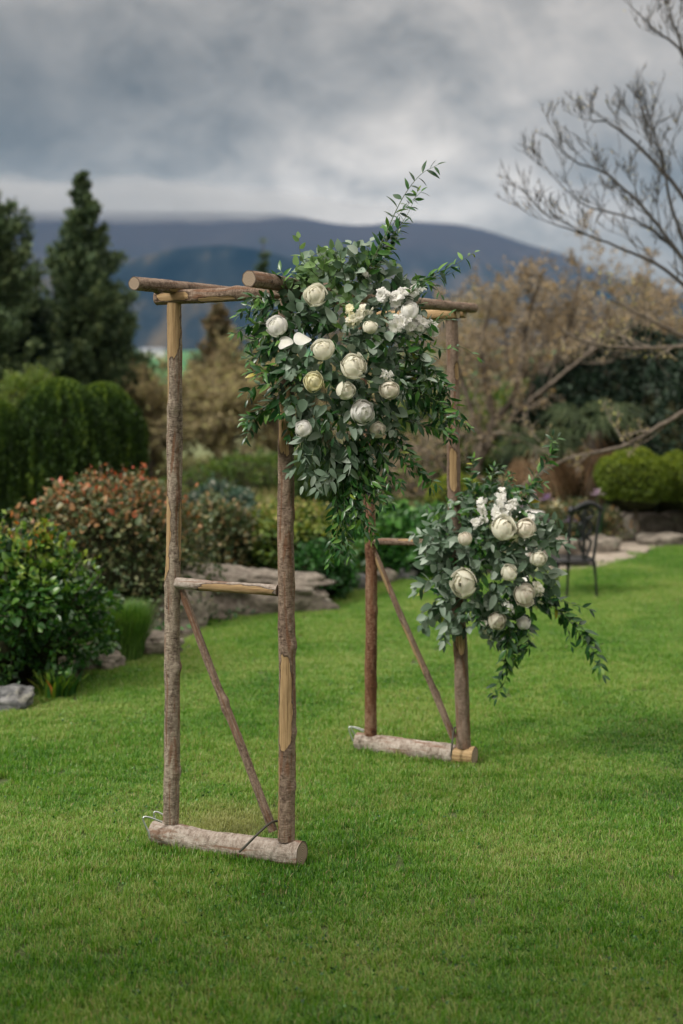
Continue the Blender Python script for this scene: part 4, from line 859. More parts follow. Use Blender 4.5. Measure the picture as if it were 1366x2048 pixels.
pv_ = [G(*p) for p in [(1030, 1152), (1110, 1147), (1200, 1135), (1265, 1118), (1316, 1096), (1290, 1086), (1230, 1086), (1160, 1092), (1040, 1100)]]
co = np.array([(p.x, p.y, .018) for p in pv_] + [(p.x, p.y, -.05) for p in pv_]); n = len(pv_)
pvo = mesh_np('stone_paving', co, [np.arange(n)[None], np.array([[i, (i + 1) % n, (i + 1) % n + n, i + n] for i in range(n)])], M['flag']); pvo['kind'] = 'structure'

# ================================================================== plants
def blob_points(n, c, rx, ry, rz, shell=.75, r=None, top=True, lump=.25, seed=0):
    """points in the outer shell of a lumpy ellipsoid."""
    r = r or rng; d = unit(r.normal(size=(n, 3)))
    if top: d[:, 2] = np.where(d[:, 2] < -.55, -d[:, 2], d[:, 2])
    lm = np.array([mn.noise(Vector(v * 2.2) + Vector((seed, 0, 0))) + .5 * mn.noise(Vector(v * 5.5) + Vector((0, seed, 0))) for v in d]); k = (1 + lump * lm) * (shell + (1 - shell) * r.random(n) ** .6)
    return np.array(c) + d * k[:, None] * np.array([rx, ry, rz]), d, lm
def ellipsoid(name, c, rx, ry, rz, mat, parent, seed=0, lump=.25, sub_=3):
    bm = bmesh.new(); bmesh.ops.create_icosphere(bm, subdivisions=sub_, radius=1); off = wloc(parent)
    for v in bm.verts:
        d = v.co.normalized(); lm = mn.noise(d * 2.2 + Vector((seed, 0, 0))) + .5 * mn.noise(d * 5.5 + Vector((0, seed, 0))); k = 1 + lump * lm; v.co = Vector((d.x * rx * k, d.y * ry * k, d.z * rz * k)) + Vector(c) - off
    me = bpy.data.meshes.new(name); bm.to_mesh(me); bm.free(); me.materials.append(mat); me.polygons.foreach_set('use_smooth', np.ones(len(me.polygons), dtype=bool))
    o = bpy.data.objects.new(name, me); S.collection.objects.link(o); o.parent = parent; return o
def leaf_parts(th, c, d, size, tint, mat, aspect=.6, nb=6):
    """single leaves as objects sharing a few meshes."""
    off = np.array(wloc(th)); ms = []; cof, f = leafmesh('leaf', aspect, 0, None, .7, .2)
    for k in range(nb):
        me = bpy.data.meshes.new('leaf'); me.from_pydata([tuple(v) for v in cof], [], [tuple(x) for x in f]); me.update(); a = me.attributes.new('tint', 'FLOAT', 'POINT')
        a.data.foreach_set('value', np.full(len(cof), (k + .5) / nb, dtype=np.float32)); me.materials.append(mat); ms.append(me)
    for i in range(len(c)):
        Rm = leaf_frame(d[i], unit(np.array([0, -.5, .8]) + rng.normal(size=3) * .4)); o = bpy.data.objects.new('leaf', ms[min(nb - 1, int(tint[i] * nb))]); S.collection.objects.link(o); o.parent = th
        mm = Matrix(Rm.tolist()).to_4x4() @ Matrix.Scale(float(size[i]), 4); mm.translation = Vector(c[i] - off); o.matrix_local = mm
def bush(name, label, c, rx, ry, rz, mat, n, size, aspect=.6, core=.8, nparts=0, tintf=None, lump=.25, seed=0, cat='shrub', group=None, shell=.72, stems=10, ground=0.0, shoots=70):
    th = thing(name, label, cat, (c[0], c[1], ground), group)
    if core: ellipsoid('inner_shade_hull', c, rx * core, ry * core, rz * core, M['core'], th, seed, lump)  # opaque dark hull in place of the shaded interior
    P, d, lm = blob_points(n, c, rx, ry, rz, shell, None, True, lump, seed); P[:, 2] = np.maximum(P[:, 2], ground + .02)
    if core and ground == 0.0 and not name.startswith('clipped'):
        kp = rng.random(n) < np.clip(.30 + (P[:, 2] / (c[2] + rz)) * 1.3, 0, 1); P, d = P[kp], d[kp]; n = len(P)  # thinner low leaves bare the dark hull as painted shade
    dr = unit(d * .7 + rng.normal(size=(n, 3)) * .7 + np.array([0, 0, .2])); sz = size * rng.uniform(.6, 1.3, n); tn = rng.random(n) if tintf is None else np.clip(tintf(P, d, rng.random(n)), 0, 1)
    if nparts:
        idx = np.argsort(P[:, 1] - .9 * P[:, 2])[:nparts * 2:2]; msk = np.zeros(n, bool); msk[idx] = True; leaf_parts(th, P[msk], dr[msk], sz[msk] * 1.25, tn[msk], mat, aspect * 1.1); P, dr, sz, tn = P[~msk], dr[~msk], sz[~msk], tn[~msk]
    cloud('foliage', P, dr, sz, mat, th, aspect, tn, kind='stuff')
    ls = []
    if shoots:
        SP = []; SD = []
        for k in range(shoots):
            dd = unit(rng.normal(size=3) + [0, -.3, .9]); b0 = np.array(c) + dd * np.array([rx, ry, rz]) * .82; e = b0 + unit(dd + rng.normal(size=3) * .35 + [0, 0, .5]) * rz * rng.uniform(.18, .48) + 0; sp3 = smooth_path([b0, (b0 + e) / 2, e], 6)
            ls.append((sp3, np.linspace(.004, .002, 6))); m_n = 12; u = rng.random(m_n) * 4.99; ii = u.astype(int); ff = (u - ii)[:, None]; SP.append(sp3[ii] * (1 - ff) + sp3[ii + 1] * ff + rng.normal(size=(m_n, 3)) * size * .35); SD.append(unit(unit(e - b0) * .5 + rng.normal(size=(m_n, 3)) * .7))
        SP = np.concatenate(SP); SD = np.concatenate(SD); st_ = rng.random(len(SP)); st_ = st_ if tintf is None else np.clip(tintf(SP, SD, st_), 0, 1); cloud('shoots', SP, SD, size * rng.uniform(.6, 1.2, len(SP)), mat, th, aspect, st_, kind='stuff')
    for k in range(stems):
        a = rng.random() * 6.28; e = np.array(c) + np.array([math.cos(a) * rx * .7, math.sin(a) * ry * .7, rz * rng.uniform(.2, .85)]); ls.append((smooth_path([(c[0] + math.cos(a) * .05, c[1] + math.sin(a) * .05, ground), ((c[0] + e[0]) / 2, (c[1] + e[1]) / 2, (ground + e[2]) * .62), e], 6), np.linspace(.012, .004, 6)))
    if ls: tubes('stems', ls, M['limb'], th, 5)
    return th
def C3(px, py, y): return W(px, py, y)
def m_(px, y): return px / F * y
# --- left bed
def topred(P, d, r):
    q = rng.random(len(r)); return r * .62 + np.clip((P[:, 2] - .55) / .75, 0, 1) * .42 * (q > .35)
c = C3(225, 1105, 12.2); bush('copper_shrub', 'shrub with coppery red young leaves in front of the clipped thujas', (c.x, c.y, .50), m_(190, 12.2), .62, .72, M['redleaf'], 9500, .052, .6, .68, 260, topred, .42, 4, shoots=130)
def topy(P, d, r): return r * .62 + np.clip((P[:, 2] - .55) / .5, 0, 1) * .45 * (r > .3)
c = C3(55, 1215, 9.9); bush('rose_bush', 'large leafy green bush with yellowish tips at the left edge', (c.x, c.y, .40), m_(155, 9.9), .6, .60, M['roseleaf'], 9500, .056, .66, .66, 300, topy, .42, 8, shoots=130)
c = C3(-70, 1120, 10.4); bush('rose_bush', 'taller dark bush cut off by the left edge behind the leafy green bush', (c.x, c.y, .48), m_(165, 10.4), .6, .58, M['roseleaf'], 7000, .056, .6, .70, 0, topy, .3, 15)
c = C3(430, 1105, 13.8); bush('copper_shrub', 'low dull green and bronze shrub behind the leftmost post', (c.x, c.y, .42), m_(85, 13.8), .5, .5, M['redleaf'], 3500, .06, .6, .7, 0, lambda P, d, r: r * .72, .3, 17)
def lime(P, d, r): return r * .6 + np.clip((P[:, 2] - .35) / .5, 0, 1) * .42 * (r > .2)
c = C3(585, 1110, 14.1); bush('lime_shrub', 'yellow-green shrub with fresh tips behind the broad boulder', (c.x, c.y, .37), m_(118, 14.1), .6, .46, M['limeleaf'], 6500, .052, .6, .72, 200, lime, .3, 5)
c = C3(640, 1130, 13.6); bush('green_shrub', 'dark green glossy shrub spilling over the boulder beside the second post', (c.x, c.y, .22), m_(75, 13.6), .4, .30, M['greenleaf'], 2600, .06, .62, .7, 0, lambda P, d, r: r * .75, .3, 6)
c = C3(440, 1030, 17.0); bush('pale_shrub', 'grey-green plant with white flecks low behind the leftmost post', (c.x, c.y, .35), m_(80, 17), .5, .45, M['tealleaf'], 3000, .07, .5, .7, 0, None, .3, 7)
c = C3(800, 1080, 15.2); bush('hosta_clump', 'bright green broad-leaved clump seen under the rear rung', (c.x, c.y, .22), m_(100, 15.2), .5, .42, M['greenleaf'], 2600, .13, .6, .6, 0, lambda P, d, r: r ** .7, .3, 9, cat='plant')
c = C3(890, 1090, 15.6); bush('hosta_clump', 'green leafy clump behind the left side of the lower bouquet', (c.x, c.y, .22), m_(90, 15.6), .5, .40, M['greenleaf'], 2200, .12, .6, .6, 0, None, .3, 10, cat='plant')
c = C3(700, 1090, 15.6); bush('green_shrub', 'dark green shrub just left of the reddish post', (c.x, c.y, .30), m_(60, 15.6), .45, .42, M['greenleaf'], 2600, .06, .6, .7, 0, lambda P, d, r: r * .7, .3, 12)
# grass tuft
def tuft(name, label, c, rad, h, n, mat, wd=.006):
    th = thing(name, label, 'ornamental grass', (c[0], c[1], 0)); a = rng.random(n) * 6.283; rr = rad * .45 * np.sqrt(rng.random(n)); x = c[0] + np.cos(a) * rr; y = c[1] + np.sin(a) * rr
    hh = h * rng.uniform(.55, 1.08, n); a2 = a + rng.normal(size=n) * .5; ln = rng.uniform(.05, .5, n) * rad; wv = np.stack([-np.sin(a2), np.cos(a2), np.zeros(n)], -1) * wd
    rows = []
    for t, wf in ((0, 1), (.5, .9), (.85, .5), (1, 0)):
        p = np.stack([x + np.cos(a2) * ln * t ** 2, y + np.sin(a2) * ln * t ** 2, hh * t * (1 - .1 * t)], -1)
        rows += [p - wv * wf, p + wv * wf]
    co = np.stack(rows, 1).reshape(-1, 3); i = np.arange(n)[:, None] * 8; f = np.concatenate([i + [0, 1, 3, 2], i + [2, 3, 5, 4], i + [4, 5, 7, 6]], 1).reshape(-1, 4)
    o = mesh_np('blades', co, f, mat, th, {'tint': np.repeat(rng.random(n), 8)}); o['kind'] = 'stuff'; return th
g = G(232, 1330); tuft('grass_tuft', 'soft upright tuft of fine green grass beside the rose bush', (g.x, g.y + .2), .36, .47, 3200, M['tuft'], .004)
g = G(110, 1400); tuft('weed_tuft', 'small sprig of weeds at the foot of the rose bush by the lawn edge', (g.x, g.y + .1), .25, .2, 120, M['roseleaf'], .012)
g = G(795, 1128); tuft('iris_leaves', 'clump of sword-shaped leaves under the rear rung by the edging stones', (g.x, g.y + .3), .3, .34, 160, M['greenleaf'], .012)
# --- clipped thujas
def thuja(label, px, ytop, ybot, hw, y, seed, mat='thuja', n=42000, name='thuja', group='clipped thuja columns'):
    top = W(px, ytop, y).z; x = W(px, 0, y).x; rx = m_(hw, y); th = thing(name, label, 'conifer', (x, y, 0), group); r = np.random.default_rng(seed)
    h = top; t = r.random(n) ** .9; a = r.random(n) * 6.283
    def prof(t): return np.clip(np.minimum(1.0, (np.maximum(1 - t, 0) / .24 + 1e-6) ** .42) * (.9 + .1 * np.sin(t * 3)), 0.02, 1)
    rib = np.array([mn.noise(Vector((math.cos(b) * 2.6, math.sin(b) * 2.6, z * 1.1 + seed))) for b, z in zip(a, t * h)]); rib2 = np.array([mn.noise(Vector((math.cos(b) * 7, math.sin(b) * 7, z * 2.4 + seed))) for b, z in zip(a, t * h)])
    rr = rx * prof(t) * (1 + .12 * rib + .09 * rib2) * (1 - .16 * r.random(n) ** 2 + .10 * (r.random(n) > .94) * r.random(n))
    P = np.stack([x + np.cos(a) * rr, y + np.sin(a) * rr, t * h], -1); d = unit(np.stack([np.cos(a) * .35, np.sin(a) * .35, np.full(n, 1.0)], -1) + r.normal(size=(n, 3)) * .30)
    tn = np.clip(.62 * r.random(n) + .55 * np.clip(rib2 + .1, 0, 1) + .5 * np.clip(t - .88, 0, 1) / .12, 0, 1)
    cloud('foliage', P, d, .065 * r.uniform(.6, 1.3, n), M[mat], th, .38, tn, kind='stuff')
    # dark inner body, painted as the shade inside the column
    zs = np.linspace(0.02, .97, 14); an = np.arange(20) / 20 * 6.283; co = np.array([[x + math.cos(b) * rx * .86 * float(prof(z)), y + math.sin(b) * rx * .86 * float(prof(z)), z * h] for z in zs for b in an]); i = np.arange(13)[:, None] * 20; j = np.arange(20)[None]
    f = np.stack([i + j, i + (j + 1) % 20, i + 20 + (j + 1) % 20, i + 20 + j], -1).reshape(-1, 4); mesh_np('inner_shade_hull', co, [f, (np.arange(20) + 260)[None]], M['core'], th, smooth=True)
    tubes('trunk', [(np.array([[x, y, 0], [x, y, h * .5], [x, y, h * .9]]), [.06, .04, .01])], M['trunk'], th, 7); return th
thuja('broad rounded thuja column in the middle of the clump on the left', 120, 760, 0, 104, 15.5, 1)
thuja('rounded thuja column at the right end of the clump beside the tall conifer', 206, 768, 0, 88, 16.1, 2)
thuja('lower thuja column at the left edge of the photo', 2, 806, 0, 66, 15.2, 3)
thuja('narrow dark column conifer seen between second post and hanging trails', 648, 905, 0, 58, 18.5, 4, 'thuja', 22000, 'column_conifer', None)
# --- conifers
def conifer(label, px, prof_px, y, seed, mat, nb=230, per=170, size=.11, name='conifer', up=.45, base=0.0, cat='conifer', group=None, aspect=.42):
    r = np.random.default_rng(seed); x = W(px, 0, y).x; ztop = W(px, prof_px[0][0], y).z; th = thing(name, label, cat, (x, y, base), group); zz = [W(0, a, y).z for a, _ in prof_px][::-1]; ww = [m_(b, y) for _, b in prof_px][::-1]
    zlow = max(base + .25, min(zz)); P = []; D = []; T = []; ls = []
    for k in range(nb):
        t = r.random() ** .75; z = ztop - (ztop - zlow) * t; wd = float(np.interp(z, zz, ww)) * r.uniform(.45, 1.30); a = r.random() * 6.283
        ca, sa = math.cos(a), math.sin(a); z0 = max(z - wd * up * .9, base + .2); tipz = z + wd * up * .25; bpts = smooth_path([(x, y, z0), (x + ca * wd * .55, y + sa * wd * .55, z0 + (tipz - z0) * .35), (x + ca * wd, y + sa * wd, tipz)], 7)
        ls.append((bpts, np.linspace(max(.006, wd * .022), .003, 7))); n = int(per * (.35 + .65 * min(1, wd / max(ww)))); u = r.random(n) ** .65 * 6 * .999; i = u.astype(int); f_ = (u - i)[:, None]
        pp = bpts[i] * (1 - f_) + bpts[i + 1] * f_; tdir = unit(bpts[i + 1] - bpts[i]); spr = wd * .12 * (1.15 - u / 6.5)[:, None] + .03
        pp = pp + r.normal(size=(n, 3)) * spr * [1, 1, .6]; P.append(pp); D.append(unit(tdir * .9 + r.normal(size=(n, 3)) * .55 + [0, 0, .15])); lt = r.random() * .35; T.append(np.clip(r.random(n) * .6 + lt + .22 * (u / 6) ** 3, 0, 1))
    P = np.concatenate(P); D = np.concatenate(D); T = np.concatenate(T); tubes('trunk', [(smooth_path([(x, y, base), (x + .03, y, (base + ztop) / 2), (x, y, ztop)], 8), np.linspace((ztop - base) * .022, .01, 8))], M['trunk'], th, 8)
    tubes('boughs', ls, M['trunk'], th, 4); cloud('foliage', P, D, size * r.uniform(.6, 1.3, len(P)), M[mat], th, aspect, T, kind='stuff'); return th
conifer('tall pointed conifer rising above the thujas against the mountains', 165, [(343, 3), (375, 14), (420, 30), (470, 44), (520, 62), (580, 78), (650, 92), (740, 112), (840, 120)], 27, 31, 'conifer', 300, 230, .12, up=.75)
conifer('dark conifer at the left edge with upswept boughs', -28, [(360, 15), (395, 38), (440, 76), (500, 85), (560, 92), (640, 100), (760, 115), (850, 120)], 25, 32, 'conifer', 240, 240, .12, up=.8)
conifer('dark conifer filling the gap between the two tall ones on the left', 62, [(600, 20), (640, 48), (690, 66), (760, 80), (850, 90)], 26, 33, 'conifer_dark', 240, 170, .12)
conifer('short conifer with loose boughs right of the tall pointed one', 238, [(655, 10), (690, 32), (730, 52), (790, 60), (860, 60)], 28, 34, 'conifer', 110, 110, .13)
conifer('small far spire of a conifer above the crossbeam', 526, [(476, 2), (500, 8), (540, 14), (620, 26), (760, 36)], 62, 35, 'conifer', 90, 100, .22)
conifer('thin half-bare conifer with tan needles right of the leftmost post', 436, [(606, 6), (640, 22), (690, 38), (760, 50), (850, 60)], 30, 36, 'dead_needles', 240, 110, .10)
# pale tree behind thujas
c = C3(60, 800, 19.5); bush('pale_tree', 'pale green fluffy shrub peeping out above the clipped thujas', (c.x, c.y, c.z - .25), m_(62, 19.5), .6, .70, M['limeleaf'], 7000, .045, .5, .7, 0, lambda P, d, r: .3 + r * .4, .3, 31)

# --- bare and budding trees
def sprout(lines, r, base_pts, base_r, n, length, spread, levels, upb=.35, seg=5, taper=.42, gather=None):
    """twigs off a limb, recursively; returns list of tip points."""
    P = np.asarray(base_pts); m = len(P)
    for k in range(n):
        u = r.uniform(.18, 1.0) * (m - 1) * .999; i = int(u); p = P[i] * (1 - (u - i)) + P[i + 1] * (u - i); T = unit(P[i + 1] - P[i]); rb = float(np.interp(u, np.arange(m), base_r))
        d = unit(T * r.uniform(.5, 1.0) + unit(r.normal(size=3)) * spread + np.array([0, 0, upb])); L_ = length * r.uniform(.55, 1.25) * (1 - .45 * u / m); q_ = [p]
        for s_ in range(seg):
            d = unit(d + r.normal(size=3) * .16 + np.array([0, 0, .05 * upb])); q_.append(q_[-1] + d * L_ / seg)
        q_ = np.array(q_); rr = np.linspace(max(rb * taper, .0034), .0020, seg + 1); lines.append((q_, rr))
        if gather is not None: gather.append((q_, levels))
        if levels > 1: sprout(lines, r, q_, rr, max(3, int(n * .75)) if levels > 2 else 4, L_ * .58, spread, levels - 1, upb, seg, taper, gather)
def baretree(name, label, limbs, y0, seed, mats, nlimb=9, length=1.4, levels=3, buds=None, bn=3, bsize=.05, upb=.35, cat='tree', group=None, spread=.75, limb_r=.05, bud_tint=None, twigmat='twig', bprob=1.0):
    r = np.random.default_rng(seed); base = limbs[0][0]; th = thing(name, label, cat, (base[0], base[1], 0), group); tw = []; gat = []
    for li, (pts_, ra, rb_) in [(i, (l[:-2], l[-2], l[-1])) for i, l in enumerate(limbs)]:
        P = smooth_path(pts_, 5 * len(pts_)); rr = np.linspace(ra, rb_, len(P)); P = P + np.concatenate([np.zeros((1, 3)), r.normal(size=(len(P) - 1, 3)) * ra * .14])
        tubes('trunk' if li == 0 else 'branch', [(P, rr)], mats, th, 8); sprout(tw, r, P, rr, nlimb, length, spread, levels, upb, gather=gat)
    tubes('twigs', tw, M[twigmat], th, 4, 'stuff')
    if buds:
        P = []; D = []
        for q_, lv in gat:
            if lv > 2 or r.random() > bprob: continue
            u = r.random(bn) * (len(q_) - 1) * .999; i = u.astype(int); f_ = (u - i)[:, None]; P.append(q_[i] * (1 - f_) + q_[i + 1] * f_ + r.normal(size=(bn, 3)) * .025); D.append(unit(unit(q_[i + 1] - q_[i]) + r.normal(size=(bn, 3)) * .6))
        P = np.concatenate(P); D = np.concatenate(D); cloud('buds', P, D, bsize * r.uniform(.6, 1.4, len(P)), M[buds], th, .55, bud_tint(P, r) if bud_tint else None, kind='stuff')
    return th
def LB(y, pts, ra, rb): return [np.array(W(a, b, y + (c_ if False else 0))) for a, b in pts] + [ra, rb]
# right-hand big bare tree, trunk outside the frame
yb = 13.5
baretree('bare_tree', 'tall bare dark-twigged tree reaching in from the right against the sky', [
    LB(yb, [(1560, 1190), (1540, 960), (1510, 780), (1450, 640), (1400, 560)], .14, .05),
    LB(yb, [(1400, 560), (1345, 490), (1290, 420), (1215, 350), (1145, 320), (1092, 268)], .024, .004),
    LB(yb + .6, [(1420, 600), (1350, 500), (1270, 440), (1170, 410), (1098, 345)], .018, .004),
    LB(yb + .3, [(1400, 560), (1345, 420), (1325, 320), (1290, 200)], .022, .004),
    LB(yb - .3, [(1440, 640), (1330, 540), (1250, 500), (1150, 462), (1085, 440)], .022, .004),
    LB(yb + .2, [(1500, 420), (1420, 250), (1366, 110), (1310, 60), (1262, 12)], .024, .004),
    LB(yb, [(1510, 780), (1470, 560), (1430, 300), (1380, 140), (1340, 30)], .045, .008),
    LB(yb + .5, [(1400, 540), (1370, 400), (1240, 260), (1180, 240)], .03, .005)], yb, 51, M['twig_dark'], 9, .85, 3, 'khaki', 1, .022, .45, spread=.55, bprob=.3, twigmat='twig_dark')
yl = 14.5
baretree('bare_tree', 'pale grey low limbs crossing in from the right above the clipped shrubs', [
    LB(yl, [(1600, 1120), (1570, 900), (1520, 740), (1440, 700)], .14, .06),
    LB(yl, [(1440, 700), (1366, 694), (1270, 697), (1170, 684), (1115, 655)], .030, .010),
    LB(yl, [(1530, 770), (1420, 800), (1340, 840), (1250, 890), (1130, 920), (1040, 975)], .034, .012),
    LB(yl + .4, [(1500, 740), (1400, 690), (1300, 640), (1220, 600)], .03, .008)], yl, 52, M['limb'], 7, .7, 3, 'khaki', 1, .04, .4)
# budding tree behind the right rear post
yt = 20.5
baretree('budding_tree', 'spreading multi-stemmed tree with tan budding twigs behind the right rear post', [
    LB(yt, [(930, 1075), (945, 960), (985, 880), (1040, 820), (1110, 760), (1180, 700), (1230, 620)], .052, .014),
    LB(yt, [(930, 1050), (960, 900), (985, 840), (970, 760), (965, 680), (985, 600)], .075, .02),
    LB(yt + .3, [(985, 850), (1030, 790), (1045, 710), (1060, 620), (1090, 540)], .06, .015),
    LB(yt + .2, [(925, 1050), (900, 960), (860, 910), (800, 885), (750, 860)], .06, .02),
    LB(yt, [(900, 1040), (850, 990), (790, 955), (745, 930)], .05, .02),
    LB(yt, [(960, 880), (930, 780), (905, 700), (890, 620)], .045, .012),
    LB(yt + .4, [(1040, 820), (1120, 700), (1150, 600), (1160, 540)], .05, .012),
    LB(yt - .4, [(1100, 770), (1200, 690), (1290, 640), (1380, 590)], .026, .009)], yt, 53, M['limb'], 13, 1.0, 3, 'amber', 2, .050, .15, spread=.9)
# more budding trees to fill the right and middle background
def small_tree(name, label, px, y, hpx, spread_px, seed, buds, nlimb=6, length=.9, nl=6, bn=3, group='budding trees beyond the garden', bs=.055, twm='twig'):
    r = np.random.default_rng(seed); x = W(px, 0, y).x; ht = W(px, hpx, y).z; limbs = []; sw = m_(spread_px, y)
    b = np.array([x, y, 0.0]); t_ = np.array([x + r.normal() * .1, y, ht * .35]); limbs.append([b, (b + t_) / 2 + r.normal(size=3) * .05, t_, .09, .06])
    for k in range(nl):
        a = k / nl * 6.283 + r.random(); e = np.array([x + math.cos(a) * sw * r.uniform(.5, 1), y + math.sin(a) * sw * .6, ht * r.uniform(.7, .97)]); mid = (t_ + e) / 2 + np.array([math.cos(a) * sw * .2, 0, -ht * .05]); limbs.append([t_, mid, e, .045, .012])
    return baretree(name, label, limbs, y, seed, M['limb'], nlimb, length, 3, buds, bn, bs, .12, group=group, spread=.9, twigmat=twm)
small_tree('budding_tree', 'tan budding tree in the right background above the dark evergreen', 1240, 24, 560, 110, 61, 'amber', 12, 1.0, 8, 3)
small_tree('budding_tree', 'orange tinted budding tree at the right edge beyond the dark evergreen', 1350, 23, 540, 100, 62, 'amber', 12, 1.0, 8, 3)
small_tree('budding_tree', 'budding tree with pale twigs just right of the right rear post', 1060, 26, 560, 120, 63, 'amber', 12, 1.0, 8, 3)
small_tree('budding_tree', 'budding tree behind the top of the right rear post', 900, 28, 590, 110, 64, 'khaki', 10, 1.0, 6, 4)
small_tree('budding_tree', 'thin budding tree whose tips show above the upper bouquet', 700, 30, 480, 60, 65, 'khaki', 7, 1.2, 6, 2)
small_tree('khaki_shrub', 'khaki twiggy shrub between the thujas and the leftmost post', 300, 27, 765, 90, 66, 'khaki', 12, .9, 8, 5)
small_tree('khaki_shrub', 'khaki twiggy shrub between the two front posts', 440, 26, 735, 90, 67, 'khaki', 12, .9, 8, 5)
small_tree('khaki_shrub', 'khaki twiggy shrub just left of the second post', 535, 28, 660, 90, 68, 'khaki', 12, .9, 8, 5)
small_tree('khaki_shrub', 'khaki twiggy shrub behind the hanging trails', 650, 27, 720, 100, 69, 'khaki', 11, .9, 7, 5)
small_tree('khaki_shrub', 'khaki twiggy shrub under the upper bouquet, left of the reddish post', 770, 25, 760, 100, 70, 'khaki', 11, .9, 7, 4)
small_tree('khaki_shrub', 'low khaki shrub right of the thujas in front of the far field', 240, 30, 745, 60, 71, 'khaki', 9, .8, 6, 4)
# background evergreens at right, near-black leaves standing for the shade under the trees
c = C3(1290, 800, 21); bush('shade_evergreen', 'almost black evergreen standing in for tree shade behind the clipped round shrubs', (c.x, c.y, 1.25), m_(190, 21), 1.2, 1.42, M['conifer_dark'], 16000, .11, .5, .86, 0, lambda P, d, r: r * .7, .28, 41, 'evergreen')
c = C3(1130, 880, 21); bush('shade_evergreen', 'dark evergreen mass standing in for tree shade behind the palm', (c.x, c.y, .95), m_(120, 21), 1.0, 1.2, M['conifer_dark'], 9000, .11, .5, .86, 0, lambda P, d, r: r * .8, .3, 42, 'evergreen')
c = C3(1420, 850, 19); bush('shade_evergreen', 'dark evergreen standing in for tree shade, cut off by the right edge', (c.x, c.y, 1.1), m_(120, 19), 1.0, 1.35, M['conifer_dark'], 8000, .11, .5, .86, 0, lambda P, d, r: r * .8, .3, 43, 'evergreen')
c = C3(860, 960, 24); bush('green_shrub', 'fresh green shrub glimpsed behind the branches left of the right rear post', (c.x, c.y, .7), m_(140, 24), 1.0, 1.0, M['limeleaf'], 7000, .08, .6, .8, 0, lambda P, d, r: r * .75, .35, 44)
c = C3(1010, 900, 24); bush('green_shrub', 'fresh green shrub glimpsed behind the trunk of the budding tree', (c.x, c.y, .8), m_(120, 24), 1.0, 1.1, M['limeleaf'], 6000, .08, .6, .8, 0, lambda P, d, r: r * .8, .35, 45)
c = C3(910, 1000, 17.5); bush('clipped_ball_shrub', 'yellow-green round shrub showing left of the right rear post', (c.x, c.y, W(0, 1010, 17.5).z), m_(62, 17.5), .38, .40, M['balltop'], 9000, .035, .6, .93, 0, lambda P, d, r: r * .6 + .45 * (d[:, 2] > .2) * r, .1, 46, shoots=0)
c = C3(560, 960, 24); bush('green_shrub', 'olive green low shrub seen just left of the second post', (c.x - .3, c.y, .3), m_(160, 24), 1.0, .5, M['limeleaf'], 5000, .07, .5, .8, 0, lambda P, d, r: r * .6, .35, 47)
# clipped balls with stem
def ballt(label, px, py, rp, y, seed):
    c_ = W(px, py, y); th = bush('clipped_ball_shrub', label, (c_.x, c_.y, c_.z), m_(rp, y), m_(rp, y), m_(rp * .85, y), M['balltop'], 15000, .035, .6, .93, 0, lambda P, d, r: r * .55 + np.clip(d[:, 2] + .1, 0, 1) * .4 * r, .09, seed, group='clipped round shrubs on stems', stems=0, shell=.9, shoots=0)
    tubes('trunk', [(smooth_path([(c_.x + .05, c_.y, 0), (c_.x + .02, c_.y, c_.z * .5), (c_.x, c_.y, c_.z)], 6), np.linspace(.032, .028, 6))], M['limb'], th, 8); return th
ballt('left one of the bright green clipped round shrubs, full ball', 1268, 962, 76, 18.0, 71)
ballt('bright green clipped round shrub cut by the right edge', 1365, 965, 72, 18.3, 72)
ballt('smaller clipped round shrub peeping out behind the full ball', 1232, 948, 44, 18.6, 73)
# unseen tree added so that its canopy darkens the near lawn
shade_tree = thing('added_shade_tree', 'unseen broadleaf tree added left of the viewer to shade the near lawn', 'tree', (-7.2, 1.2, 0))
tubes('trunk', [(smooth_path([(-7.2, 1.2, 0), (-7.1, 1.3, 1.8), (-6.2, 1.8, 3.3), (-5.0, 2.4, 4.1)], 14), np.linspace(.22, .08, 14))], M['limb'], shade_tree, 10)
for k_, (e_) in enumerate([(-2.0, 1.4, 4.4), (-3.2, 1.8, 4.5), (-2.4, .2, 4.4), (-4.6, -.7, 4.4), (-6.6, 2.4, 4.3), (1.2, .3, 4.3)]):
    tubes('branch', [(smooth_path([(-6.0, 1.9, 3.5), ((-6.0 + e_[0]) / 2, (e_[1] + 1.9) / 2, 4.3), e_], 8), np.linspace(.09, .02, 8))], M['limb'], shade_tree, 7)
_P = []
for c_, r_v, _n in (((-4.5, .9, 4.3), (3.7, 2.0, .8), 26000), ((.2, .3, 4.25), (2.9, 1.9, .6), 16000)):  # second lobe added overhead to block sky light from the foreground
    _d = unit(rng.normal(size=(_n, 3))) * (rng.random((_n, 1)) ** .4); _P.append(np.array(c_) + _d * r_v)
_P = np.concatenate(_P); _k = np.array([mn.noise(Vector(v * .9)) for v in _P]) > -.22; _P = _P[_k]
cloud('foliage', _P, unit(rng.normal(size=(len(_P), 3))), rng.uniform(.09, .17, len(_P)), M['greenleaf'], shade_tree, .6, None, kind='stuff')
